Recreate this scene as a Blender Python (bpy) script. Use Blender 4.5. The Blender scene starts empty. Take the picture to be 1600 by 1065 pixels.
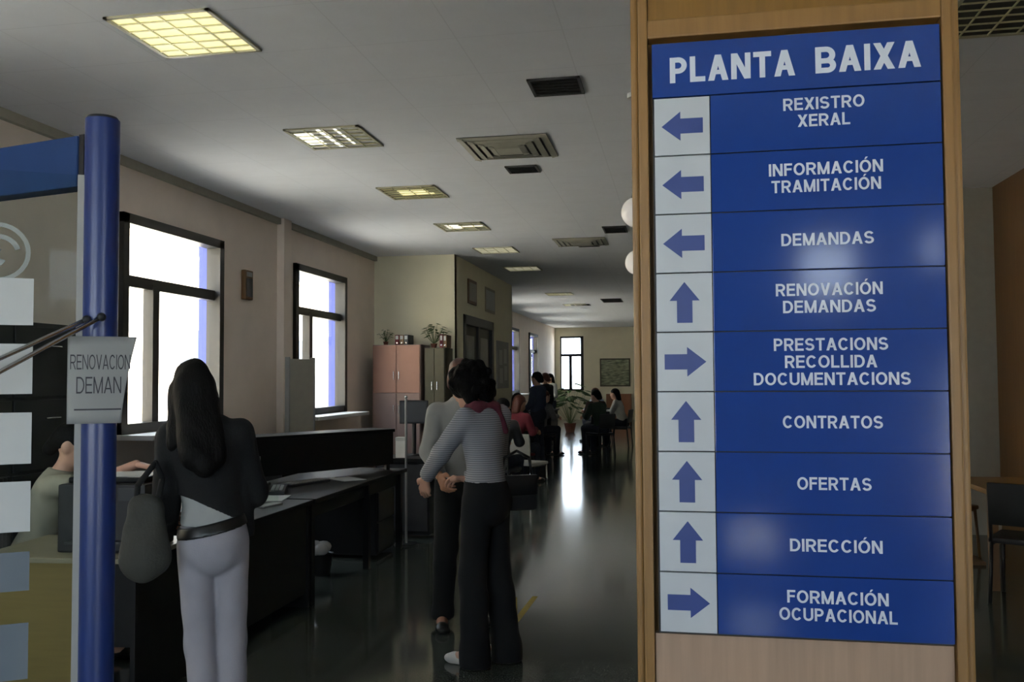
import bpy, bmesh, math, random
import numpy as np
from mathutils import Vector, Matrix
SC = bpy.context.scene
COL = SC.collection
PI = math.pi
# ---------------------------------------------------------------- camera
F = 1400.0
CAM_H = 1.6
yaw, pitch, roll = math.atan(260/F), math.atan(57.5/F), .006
cam_d = bpy.data.cameras.new('camera'); cam = bpy.data.objects.new('camera', cam_d); COL.objects.link(cam)
cam_d.sensor_width = 36; cam_d.lens = F/1600*36; cam_d.clip_start = .02; cam_d.clip_end = 200
_f = Vector((-math.sin(yaw)*math.cos(pitch), math.cos(yaw)*math.cos(pitch), math.sin(pitch)))
_r = Vector((math.cos(yaw), math.sin(yaw), 0)); _u = _r.cross(_f)
_R = _r*math.cos(roll) - _u*math.sin(roll); _U = _u*math.cos(roll) + _r*math.sin(roll)
cam.matrix_world = Matrix(((_R.x, _U.x, -_f.x, 0), (_R.y, _U.y, -_f.y, 0), (_R.z, _U.z, -_f.z, CAM_H), (0, 0, 0, 1)))
SC.camera = cam
# ---------------------------------------------------------------- daylight and exposure
SC.view_settings.view_transform = 'Standard'; SC.view_settings.look = 'None'
SC.view_settings.gamma = 1; SC.view_settings.use_curve_mapping = False
SC.view_settings.exposure = 0.52
W = bpy.data.worlds.new('world'); SC.world = W; W.use_nodes = True
bg = W.node_tree.nodes['Background']; bg.inputs[0].default_value = (.74, .87, 1.0, 1); bg.inputs[1].default_value = 8.0
sun_d = bpy.data.lights.new('sun', 'SUN'); sun_d.energy = 30.0; sun_d.angle = .01; sun_d.color = (1, .95, .87)
sun = bpy.data.objects.new('sun', sun_d); COL.objects.link(sun); sun.location = (20, 6, 30)
sun.rotation_euler = Vector((-.34, -.10, -.935)).to_track_quat('-Z', 'Y').to_euler()
def portal(name, loc, direction, sx, sy):
    d = bpy.data.lights.new(name, 'AREA'); d.shape = 'RECTANGLE'; d.size = sx; d.size_y = sy
    d.cycles.is_portal = True
    o = bpy.data.objects.new(name, d); COL.objects.link(o); o.location = loc
    o.rotation_euler = Vector(direction).to_track_quat('-Z', 'Y').to_euler()
SC.cycles.use_denoising = True
SC.cycles.sample_clamp_indirect = 6
SC.cycles.max_bounces = 10; SC.cycles.diffuse_bounces = 5; SC.cycles.transparent_max_bounces = 12
# sizes of the hall (metres, hall axis = +Y)
CH = 3.5; XL = -4.65; XR = 3.15; YB = -3.0; YE = 34.0
WINS = [(3.05, 3.95), (6.82, 8.53), (10.31, 12.03), (20.8, 22.5), (24.3, 26.0), (27.9, 29.6)]  # nearest window is unseen, put in to light the near ceiling
WZ0, WZT, WZ1 = 1.14, 2.46, 3.03
for a, b in WINS: portal('window_daylight', (XL-.42, (a+b)/2, (WZ0+WZ1)/2), (1, 0, 0), b-a, WZ1-WZ0)
# openings in the entrance wall behind the viewer: (x0, x1, z0, z1)
BACK = [(-4.1, -2.7, .9, 2.9), (-2.1, -.8, .9, 2.7), (.35, .76, .16, .50), (.93, 1.36, 2.2, 2.66), (1.84, 2.02, 2.4, 2.8), (2.05, 2.95, .1, 1.7)]  # leftmost pair unseen, put in for general lighting
for a, b, c, d in BACK: portal('entrance_daylight', ((a+b)/2, YB-.3, (c+d)/2), (0, 1, 0), b-a, d-c)
portal('window_daylight', (-4.0, YE+.3, 2.1), (0, -1, 0), .95, 2.1)
FILL_SIDE = [(-2.5, -1.1)]                # unseen window added right of the viewer for fill light
for a, b in FILL_SIDE: portal('entrance_daylight', (XR+.22, (a+b)/2, 1.9), (-1, 0, 0), b-a, 2.0)

# ---------------------------------------------------------------- materials
def lin(c):
    if isinstance(c, str): c = [int(c[i:i+2], 16)/255 for i in (0, 2, 4)]
    return tuple(x/12.92 if x <= .04045 else ((x+.055)/1.055)**2.4 for x in c) + (1,)
MATS = {}
def mat(name, col, rough=.5, metal=0, var=.08, scale=12, bump=0, bscale=60, stretch=(1, 1, 1), spec=.5, emit=None, es=0, col2=None):
    m = bpy.data.materials.new(name); m.use_nodes = True; nt = m.node_tree; N = nt.nodes; L = nt.links
    b = N['Principled BSDF']; c = lin(col)
    b.inputs['Roughness'].default_value = rough; b.inputs['Metallic'].default_value = metal
    b.inputs['Specular IOR Level'].default_value = spec
    tc = N.new('ShaderNodeTexCoord'); mp = N.new('ShaderNodeMapping'); mp.inputs['Scale'].default_value = stretch
    L.new(tc.outputs['Object'], mp.inputs['Vector'])
    nz = N.new('ShaderNodeTexNoise'); nz.inputs['Scale'].default_value = scale; nz.inputs['Detail'].default_value = 4
    L.new(mp.outputs[0], nz.inputs['Vector'])
    rp = N.new('ShaderNodeValToRGB'); rp.color_ramp.elements[0].position = .3; rp.color_ramp.elements[1].position = .7
    c2 = lin(col2) if col2 else c
    rp.color_ramp.elements[0].color = tuple(x*(1-var) for x in c[:3])+(1,)
    rp.color_ramp.elements[1].color = tuple(min(1, x*(1+var)) for x in c2[:3])+(1,)
    L.new(nz.outputs['Fac'], rp.inputs[0]); L.new(rp.outputs[0], b.inputs['Base Color'])
    if bump:
        n2 = N.new('ShaderNodeTexNoise'); n2.inputs['Scale'].default_value = bscale; L.new(mp.outputs[0], n2.inputs['Vector'])
        bp = N.new('ShaderNodeBump'); bp.inputs['Strength'].default_value = bump; bp.inputs['Distance'].default_value = .01
        L.new(n2.outputs['Fac'], bp.inputs['Height']); L.new(bp.outputs[0], b.inputs['Normal'])
    if emit:
        b.inputs['Emission Color'].default_value = lin(emit); b.inputs['Emission Strength'].default_value = es
    MATS[name] = m; return m
def glass(name, tint=(1, 1, 1), rough=.0, refl=1.0):
    m = bpy.data.materials.new(name); m.use_nodes = True; nt = m.node_tree; N = nt.nodes; L = nt.links
    for n in list(N): N.remove(n)
    o = N.new('ShaderNodeOutputMaterial'); mx = N.new('ShaderNodeMixShader'); t = N.new('ShaderNodeBsdfTransparent'); g = N.new('ShaderNodeBsdfGlossy')
    fr = N.new('ShaderNodeFresnel'); ge = N.new('ShaderNodeNewGeometry'); mr = N.new('ShaderNodeMapRange'); mr.inputs['To Min'].default_value = 1.45; mr.inputs['To Max'].default_value = 1/1.45
    L.new(ge.outputs['Backfacing'], mr.inputs['Value']); L.new(mr.outputs[0], fr.inputs['IOR'])
    t.inputs[0].default_value = tint+(1,); g.inputs['Roughness'].default_value = rough
    mu = N.new('ShaderNodeMath'); mu.operation = 'MULTIPLY'; mu.inputs[1].default_value = refl; L.new(fr.outputs[0], mu.inputs[0]); L.new(mu.outputs[0], mx.inputs[0]); L.new(t.outputs[0], mx.inputs[1]); L.new(g.outputs[0], mx.inputs[2]); L.new(mx.outputs[0], o.inputs[0])
    MATS[name] = m; return m
def striped(name, ca, cb, scale, rough=.8, axis='Z', rot=(0, 0, 0)):
    m = mat(name, ca, rough); nt = m.node_tree; N = nt.nodes; L = nt.links
    w = N.new('ShaderNodeTexWave'); w.wave_type = 'BANDS'; w.bands_direction = axis; w.inputs['Scale'].default_value = scale; w.inputs['Distortion'].default_value = .6
    mp = N.new('ShaderNodeMapping'); mp.inputs['Rotation'].default_value = rot
    tc = [n for n in N if n.type == 'TEX_COORD'][0]; L.new(tc.outputs['Object'], mp.inputs['Vector']); L.new(mp.outputs[0], w.inputs['Vector'])
    r = N.new('ShaderNodeValToRGB'); r.color_ramp.elements[0].position = .35; r.color_ramp.elements[1].position = .6
    r.color_ramp.elements[0].color = lin(cb); r.color_ramp.elements[1].color = lin(ca)
    L.new(w.outputs['Fac'], r.inputs[0]); L.new(r.outputs[0], N['Principled BSDF'].inputs['Base Color'])
    return m
def tiled(name, col, joint, size, rough, speck=.15, sscale=90, jw=.006, bumpy=False):
    m = mat(name, col, rough, var=speck, scale=sscale); nt = m.node_tree; N = nt.nodes; L = nt.links
    b = N['Principled BSDF']; rp = [n for n in N if n.type == 'VALTORGB'][0]; tc = [n for n in N if n.type == 'TEX_COORD'][0]
    br = N.new('ShaderNodeTexBrick'); br.offset = 0; br.inputs['Scale'].default_value = 1; br.inputs['Brick Width'].default_value = size; br.inputs['Row Height'].default_value = size
    br.inputs['Mortar Size'].default_value = jw; br.inputs['Mortar Smooth'].default_value = .3
    br.inputs['Color1'].default_value = (0, 0, 0, 1); br.inputs['Color2'].default_value = (0, 0, 0, 1); br.inputs['Mortar'].default_value = (1, 1, 1, 1)
    L.new(tc.outputs['Object'], br.inputs['Vector'])
    mx = N.new('ShaderNodeMixRGB'); L.new(br.outputs['Fac'], mx.inputs[0]); L.new(rp.outputs[0], mx.inputs[1]); mx.inputs[2].default_value = lin(joint)
    L.new(mx.outputs[0], b.inputs['Base Color'])
    return m
WOOD = dict(stretch=(22, 22, 1.2), scale=2.2, var=.10)
M_ceiling = tiled('ceiling_white', 'dfe2e9', 'd4d7de', .6, .9, .02, 5, .004)
M_floor = tiled('floor_terrazzo', '484c46', '3e423d', .6, .11, .22, 120, .004)
M_floor.node_tree.nodes['Principled BSDF'].inputs['Specular IOR Level'].default_value = .34
M_wall = mat('wall_cream', 'e2d4c8', .75, var=.04, scale=3, bump=.05)
M_wallend = mat('wall_pale_cream', 'e0dac0', .75, var=.03, scale=3, bump=.05)
M_wallgrey = mat('wall_grey_beige', '9b978c', .8, var=.04)
M_frame = mat('window_frame_bronze', '221f1c', .45, var=.05)
M_reveal = mat('reveal_sky_tint', '47519c', .7, var=.04)  # blue sky light on the far jamb, put into the colour
M_glass = glass('window_glass'); M_pglass = glass('partition_glass', (.93, .97, .95), refl=.1)
M_blue = mat('blue_enamel', '1a2e64', .32, var=.03)
M_blue2 = mat('blue_beam_enamel', '1c3763', .6, var=.04, spec=.25)
M_signblue = mat('sign_blue', '1c3d88', .11, var=.04, scale=6)
M_arrow = mat('arrow_blue', '2e4283', .4, var=.05)
M_white = mat('tile_white', 'bec3c8', .3, var=.03)
M_letter = mat('letter_white', 'd2d9e6', .4, var=.02)
M_wood = mat('wood_oak', '876434', .42, bump=.05, bscale=8, **WOOD)
M_wood2 = mat('wood_oak_panel', '7b581d', .42, bump=.05, bscale=8, **WOOD)
M_woodlow = mat('wood_oak_grey', 'a58a74', .5, bump=.04, bscale=8, **WOOD)
M_wooddark = mat('wood_dark_panel', '674a28', .5, bump=.05, bscale=8, **WOOD)
M_maple = mat('wood_olive_maple', '7e6c3e', .4, bump=.03, bscale=8, stretch=(1.5, 22, 22), scale=2.2, var=.06)
M_maplelight = mat('wood_pale_edge', '857d66', .4, var=.06)
M_orange = mat('wood_orange', '8d5a35', .5, **WOOD)
M_black = mat('black_laminate', '0e0e0e', .5, var=.1, spec=.25)
M_blackmat = mat('black_plastic', '1a1a1b', .5, var=.1)
M_charcoal = mat('charcoal_plastic', '2c2c2e', .45, var=.08)
M_greyp = mat('grey_plastic', '8c8c8a', .5, var=.05)
M_whitep = mat('white_plastic', 'd6d6d4', .4, var=.04)
M_paper = mat('paper_white', 'b9bbb9', .85, var=.02)
M_papershade = mat('paper_shaded_blue', '646d74', .85, var=.03)  # white paper with bluish shade put into its colour
M_chrome = mat('chrome', 'c8c8c8', .18, metal=1, var=.02)
M_ink = mat('ink_dark', '3a3a40', .7, var=.02)
M_salmon = mat('salmon_laminate', '9c7362', .6, var=.05, scale=4)
M_salmon2 = mat('pink_beige_laminate', '877069', .6, var=.05, scale=4)
M_olive = mat('olive_laminate', '4a4633', .6, var=.06)
M_leaf = mat('leaf_green', '4b6132', .55, var=.3, scale=30)
M_pot = mat('terracotta', '7b4b38', .7, var=.1)
M_darkred = mat('dark_red_fabric', '5c1f26', .85, var=.1)
M_yellow = mat('yellow_tape', '8f7a22', .6, var=.15, scale=40)
M_darkhole = mat('duct_black', '0c0c0c', .8, var=.05)
M_ventdark = mat('vent_dark_metal', '2a2a2b', .5, var=.05)
M_ventgrey = mat('diffuser_grey', '9b998c', .6, var=.05)
M_lightframe = mat('light_frame_metal', 'a9a68c', .4, var=.04)
M_tube = mat('tube_lit', 'fff6c8', .5, emit='f6f0b8', es=.62)
M_tubecool = mat('tube_lit_white', 'ffffff', .5, emit='fbf9ef', es=1.0)
M_tubeoff = mat('tube_unlit', 'c9c8b4', .5)
M_reflector = mat('light_reflector', 'b9b9b4', .4); M_olivelight = mat('light_reflector_olive', '7d7a58', .4); M_tubedim = mat('tube_dim', 'e8e6dc', .5, emit='f4f0e4', es=.3)
M_louvre = mat('louvre_aluminium', 'c6c29a', .3, metal=.3, var=.05)
M_globe = mat('globe_opal', 'eeeae6', .35, var=.02, emit='fff4ea', es=.15)
M_facade = mat('facade_cream', 'e0d6bf', .85, var=.05, scale=2)
M_facwin = mat('facade_window_glass', '3c4044', .35, var=.1)
M_pave = mat('paving_pale', 'cfcabd', .9, var=.08)
M_pic = mat('picture_landscape', '5f6a52', .5, var=.4, scale=5, col2='8c9378', stretch=(1, 1, 4))
M_skin = mat('skin', 'b98a70', .55, var=.04)
M_skin2 = mat('skin_pale', 'c99c86', .55, var=.04)
M_hairblack = mat('hair_black', '0d0b0a', .7, spec=.2, var=.3, scale=3, stretch=(30, 30, 2), bump=.3, bscale=4)
M_haircurl = mat('hair_dark_curly', '0b0908', .8, spec=.15, var=.35, scale=60, bump=.8, bscale=60)
M_hairbrown = mat('hair_brown', '55291c', .5, var=.2, scale=40, bump=.4)
M_blackknit = mat('black_knit', '111112', .9, var=.2, scale=90, bump=.15, bscale=200)
M_trouser_w = mat('white_denim', '9c99a1', .85, var=.04, bump=.1, bscale=150)
M_shirt_w = mat('white_cotton', '9fa09e', .85, var=.04, bump=.08, bscale=60)
M_shirt_s = striped('striped_cotton', 'a2a2a6', '77787f', 26)
M_trouser_b = mat('black_wool', '0f0f11', .9, var=.1)
M_scarf = mat('magenta_scarf', '5a2232', .85, var=.2, scale=30)
M_cream_cloth = mat('cream_cotton', '9c9685', .85, var=.05, bump=.05)
M_bag = mat('olive_grey_canvas', '3d3c36', .8, var=.12, bump=.2, bscale=90)
M_shoe = mat('black_leather', '101010', .35, var=.05)
M_shoe_w = mat('white_leather', 'cfcac4', .4, var=.05)
M_eye = mat('eye_dark', '1a1512', .2, var=.05)
M_lip = mat('lip_rose', '8c4d45', .5, var=.05)

# ---------------------------------------------------------------- mesh builder
class MB:
    def __init__(s): s.bm = bmesh.new(); s.mi = 0
    def _mark(s, faces):
        for f in faces: f.material_index = s.mi
    def box(s, c, d, rot=None, bev=0):
        r = bmesh.ops.create_cube(s.bm, size=1); vs = r['verts']
        M = Matrix.Translation(c) @ (rot.to_4x4() if rot is not None else Matrix.Identity(4)) @ Matrix.Diagonal((*d, 1))
        bmesh.ops.transform(s.bm, matrix=M, verts=vs)
        fs = set(f for v in vs for f in v.link_faces); s._mark(fs)
        if bev:
            es = set(e for v in vs for e in v.link_edges)
            g = bmesh.ops.bevel(s.bm, geom=list(es), offset=bev, segments=2, profile=.6, affect='EDGES')
            s._mark(g['faces'])
        return s
    def b2(s, x0, x1, y0, y1, z0, z1, bev=0):
        return s.box(((x0+x1)/2, (y0+y1)/2, (z0+z1)/2), (abs(x1-x0), abs(y1-y0), abs(z1-z0)), None, bev)
    def cyl(s, p, q, r0, r1=None, seg=20, caps=True):
        p, q = Vector(p), Vector(q); d = q-p; r1 = r0 if r1 is None else r1
        g = bmesh.ops.create_cone(s.bm, cap_ends=caps, segments=seg, radius1=r0, radius2=r1, depth=d.length)
        M = Matrix.Translation((p+q)/2) @ d.to_track_quat('Z', 'Y').to_matrix().to_4x4()
        bmesh.ops.transform(s.bm, matrix=M, verts=g['verts'])
        s._mark(set(f for v in g['verts'] for f in v.link_faces)); return s
    def tube(s, pts, r, seg=10):
        for a, b in zip(pts[:-1], pts[1:]): s.cyl(a, b, r, r, seg)
        for a in pts[1:-1]: s.ball(a, (r, r, r), 8)
        return s
    def ball(s, c, r, seg=16, rot=None):
        g = bmesh.ops.create_uvsphere(s.bm, u_segments=seg, v_segments=max(6, seg//2), radius=1)
        M = Matrix.Translation(c) @ (rot.to_4x4() if rot is not None else Matrix.Identity(4)) @ Matrix.Diagonal((*(r if hasattr(r, '__len__') else (r, r, r)), 1))
        bmesh.ops.transform(s.bm, matrix=M, verts=g['verts'])
        s._mark(set(f for v in g['verts'] for f in v.link_faces)); return s
    def prism(s, pts, d):
        """pts: 3-D loop; extruded by vector d"""
        a = [s.bm.verts.new(p) for p in pts]; b = [s.bm.verts.new(Vector(p)+Vector(d)) for p in pts]; n = len(pts)
        fs = [s.bm.faces.new(a), s.bm.faces.new(b[::-1])]
        for i in range(n): fs.append(s.bm.faces.new((a[i], b[i], b[(i+1) % n], a[(i+1) % n])))
        s._mark(fs); return s
    def lathe(s, prof, c=(0, 0, 0), seg=20):
        rings = []
        for r, z in prof:
            rings.append([s.bm.verts.new((c[0]+r*math.cos(2*PI*k/seg), c[1]+r*math.sin(2*PI*k/seg), c[2]+z)) for k in range(seg)])
        fs = []
        for a, b in zip(rings[:-1], rings[1:]):
            for k in range(seg): fs.append(s.bm.faces.new((a[k], a[(k+1) % seg], b[(k+1) % seg], b[k])))
        fs.append(s.bm.faces.new(rings[0][::-1])); fs.append(s.bm.faces.new(rings[-1]))
        s._mark(fs); return s
    def build(s, name, m, parent=None, smooth=False, loc=None, rotz=0):
        bmesh.ops.recalc_face_normals(s.bm, faces=s.bm.faces)
        me = bpy.data.meshes.new(name); s.bm.to_mesh(me); s.bm.free()
        return link(name, me, m, parent, smooth, loc, rotz)
def link(name, me, m, parent=None, smooth=False, loc=None, rotz=0):
    for x in (m if isinstance(m, (list, tuple)) else [m]): me.materials.append(x)
    if smooth:
        for p in me.polygons: p.use_smooth = True
        if smooth == 'auto': me.set_sharp_from_angle(angle=math.radians(40))
    o = bpy.data.objects.new(name, me); COL.objects.link(o)
    if loc is not None: o.location = loc
    o.rotation_euler.z = rotz
    if parent: o.parent = parent
    return o
def tag(o, label, cat, group=None, kind=None):
    if label: o['label'] = label
    if cat: o['category'] = cat
    if group: o['group'] = group
    if kind: o['kind'] = kind
    return o
def thing(name, label, cat, loc=(0, 0, 0), rotz=0, group=None):
    o = bpy.data.objects.new(name, None); COL.objects.link(o); o.empty_display_size = .1
    o.location = loc; o.rotation_euler.z = rotz
    return tag(o, label, cat, group)
def struct(o): o['kind'] = 'structure'; return o
def copy_tree(o, parent=None):
    c = o.copy(); COL.objects.link(c)
    if parent: c.parent = parent
    for ch in list(o.children): copy_tree(ch, c)
    return c
def swap(o, name, m):
    for ch in o.children_recursive:
        if ch.name.split('.')[0] == name:
            ch.data = ch.data.copy(); ch.data.materials[0] = m

# ---------------------------------------------------------------- room shell
struct(MB().b2(XL-.6, 6, YB-.4, YE+.4, -.2, 0).build('floor', M_floor))
struct(MB().b2(XL-.6, 6, YB-.4, YE+.4, CH, CH+.25).build('ceiling', M_ceiling))
wl = MB(); T = .24
edges = [YB-.3]
for a, b in WINS: edges += [a, b]
edges.append(YE+.3)
for i in range(0, len(edges), 2): wl.b2(XL-T, XL, edges[i], edges[i+1], 0, CH)
for a, b in WINS: wl.b2(XL-T, XL, a, b, 0, WZ0); wl.b2(XL-T, XL, a, b, WZ1, CH)
struct(wl.build('wall_left', M_wall))
struct(MB().b2(XL, XL+.09, 9.86, 10.06, 0, CH).build('trim_1', M_wall))                       # shallow pier between the windows
struct(MB().b2(XL, XL+.05, YB, 13.3, CH-.07, CH).build('trim_2', M_wallgrey))                 # cornice strip
struct(MB().b2(XL, XL+.02, YB, 13.3, 0, .09).build('baseboard_left', M_wooddark))
# projecting block at the end of the first bay
blk = MB(); BX = -3.36
blk.b2(XL, BX, 13.3, 13.42, 0, CH); blk.b2(BX-.12, BX, 13.3, 13.85, 0, CH); blk.b2(BX-.12, BX, 13.85, 16.2, 2.62, CH); blk.b2(BX-.12, BX, 16.2, 18.1, 0, CH); blk.b2(XL, BX, 17.98, 18.1, 0, CH)
struct(blk.build('wall_block', M_wallend))
# end wall with one window
ew = MB(); EX0, EX1 = -4.45, -3.55
ew.b2(XL-.3, EX0, YE, YE+.3, 0, CH).b2(EX1, 6, YE, YE+.3, 0, CH).b2(EX0, EX1, YE, YE+.3, 0, 1.1).b2(EX0, EX1, YE, YE+.3, 3.17, CH)
struct(ew.build('wall_end', M_wallend))
# entrance wall behind the viewer, cut by glazed openings
def wall_with_holes(name, y0, y1, xa, xb, holes, m):
    xs = sorted(set([xa, xb]+[v for h in holes for v in h[:2]])); w = MB()
    for a, b in zip(xs[:-1], xs[1:]):
        zs = [(h[2], h[3]) for h in holes if h[0] <= a and h[1] >= b]
        z = 0
        for c, d in sorted(zs): w.b2(a, b, y0, y1, z, c); z = d
        w.b2(a, b, y0, y1, z, CH)
    return struct(w.build(name, m))
wall_with_holes('wall_entrance', YB-.2, YB, XL-.3, XR+.3, BACK, M_wallgrey)
wr_ = MB(); ys = [YB]+[v for p in FILL_SIDE for v in p]+[9.75]
for q in range(0, len(ys), 2): wr_.b2(XR, XR+.2, ys[q], ys[q+1], 0, CH)
for a, b in FILL_SIDE: wr_.b2(XR, XR+.2, a, b, 0, .9); wr_.b2(XR, XR+.2, a, b, 2.9, CH)
struct(wr_.build('wall_right', M_wooddark))
struct(MB().b2(1.5, XR+.2, 9.75, 9.95, 0, CH).b2(1.5, 1.7, 9.95, YE, 0, CH).build('wall_corridor', M_wallgrey))

# windows: bronze frame, one tall transom, mullion at a third
def window(n, a, b):
    o = thing('window_%d' % n, None, None, (XL-.06, (a+b)/2, WZ0)); o['kind'] = 'structure'
    w = b-a; h = WZ1-WZ0; t = .085; f = MB(); d = .09
    y0, y1 = -w/2, w/2; mu = y0+.57; tz = WZT-WZ0
    f.b2(-d/2, d/2+.06, y0, y0+t, 0, h).b2(-d/2, d/2+.06, y1-t, y1, 0, h).b2(-d/2, d/2+.06, y0, y1, h-t, h).b2(-d/2, d/2+.05, y0, y1, 0, t)
    f.b2(-d/2, d/2, y0, y1, tz-.05, tz+.05).b2(-d/2, d/2+.01, mu-.05, mu+.05, 0, tz)
    struct(f.build('window_frame', M_frame, o))
    struct(MB().b2(-.005, .005, y0+t, y1-t, t, h-t).build('window_pane', M_glass, o))
    struct(MB().b2(-.02, .42, y0-.04, y1+.04, -.045, 0, .006).build('window_sill', M_whitep, o))
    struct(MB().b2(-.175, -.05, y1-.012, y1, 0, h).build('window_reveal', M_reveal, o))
    return o
for i, (a, b) in enumerate(WINS): window(i+1, a, b)
o = thing('window_7', None, None, ((EX0+EX1)/2, YE+.1, 1.1)); o['kind'] = 'structure'
f = MB(); hw = (EX1-EX0)/2
f.b2(-hw, -hw+.05, -.05, .05, 0, 2.07).b2(hw-.12, hw, -.05, .05, 0, 2.07).b2(-hw, hw, -.05, .05, 2.0, 2.07).b2(-hw, hw, -.05, .05, 0, .07).b2(-hw, hw, -.04, .04, 1.3, 1.4).b2(-.12, .0, -.04, .04, 0, 1.3)
struct(f.build('window_frame', M_frame, o)); struct(MB().b2(-hw, hw, -.004, .004, 0, 2.07).build('window_pane', M_glass, o))
for i, (a, b, c, d) in enumerate(BACK):
    o = thing('window_%d' % (8+i), None, None, ((a+b)/2, YB-.1, c)); o['kind'] = 'structure'
    w, h = (b-a)/2, d-c; t = .03
    f = MB().b2(-w, -w+t, -.04, .04, 0, h).b2(w-t, w, -.04, .04, 0, h).b2(-w, w, -.04, .04, 0, t).b2(-w, w, -.04, .04, h-t, h)
    struct(f.build('window_frame', M_frame, o)); struct(MB().b2(-w+t, w-t, -.004, .004, t, h-t).build('window_pane', M_glass, o))
struct(MB().b2(XL-.6, 6, YB-3.0, YB-.35, 3.1, 3.3).build('sky_blocker_slab', M_wallgrey))  # unseen slab added to cut sky light through the entrance openings
for i, (a, b) in enumerate(FILL_SIDE):  # added fill light window, out of view
    o = thing('window_%d' % (14+i), None, None, (XR+.1, (a+b)/2, .9)); o['kind'] = 'structure'
    w, t = (b-a)/2, .05
    f = MB().b2(-.04, .04, -w, -w+t, 0, 2).b2(-.04, .04, w-t, w, 0, 2).b2(-.04, .04, -w, w, 0, t).b2(-.04, .04, -w, w, 2-t, 2)
    struct(f.build('window_frame', M_frame, o)); struct(MB().b2(-.004, .004, -w+t, w-t, t, 2-t).build('window_pane', M_glass, o))
# door in the side of the block
dr = thing('door_1', None, None, (BX-.06, 15.02, 0)); dr['kind'] = 'structure'
f = MB().b2(-.07, .075, -1.17, -1.02, 0, 2.62).b2(-.07, .075, 1.02, 1.17, 0, 2.62).b2(-.07, .075, -1.17, 1.17, 2.47, 2.62).b2(-.05, .06, -.06, .06, 0, 2.47)
struct(f.build('door_frame', M_frame, dr))
for s in (-1, 1):
    lf = struct(MB().b2(-.03, .02, .07*s, 1.01*s, .02, 2.46).build('door_leaf', M_frame, dr))
    struct(MB().b2(.02, .03, .25*s, .85*s, 1.1, 2.3).build('door_pane', M_greyp, lf)); struct(MB().cyl((.05, .12*s, .95), (.05, .12*s, 1.15), .012).build('door_handle', M_chrome, lf))
# outside: pale paving and the building across the street
struct(MB().b2(-40, XL-.6, -30, 60, -.25, -.05).b2(XL-.6, 25, -30, YB-.4, -.25, -.05).b2(-40, 25, YE+.4, 60, -.25, -.05).build('ground', M_pave))
fac = thing('facade_building', 'sunlit cream building across the street seen through the windows', 'building', (-14, 12, -.05))
fm = MB().b2(-1, 0, -30, 30, 0, 7.8).b2(0, .12, -30, 30, 4.1, 4.35).b2(0, .08, -30, 30, 0, .6); fm.build('facade_wall', M_facade, fac)
for k in range(14):
    for z in (.9, 5.2):
        y = -28+4*k
        fw = MB().b2(-.02, .05, y-.75, y+.75, z, z+2.3).build('facade_window', M_facade, fac)
        MB().b2(.05, .06, y-.65, y-.05, z+.1, z+2.2).b2(.05, .06, y+.05, y+.65, z+.1, z+2.2).build('pane', M_facwin, fw)

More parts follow.
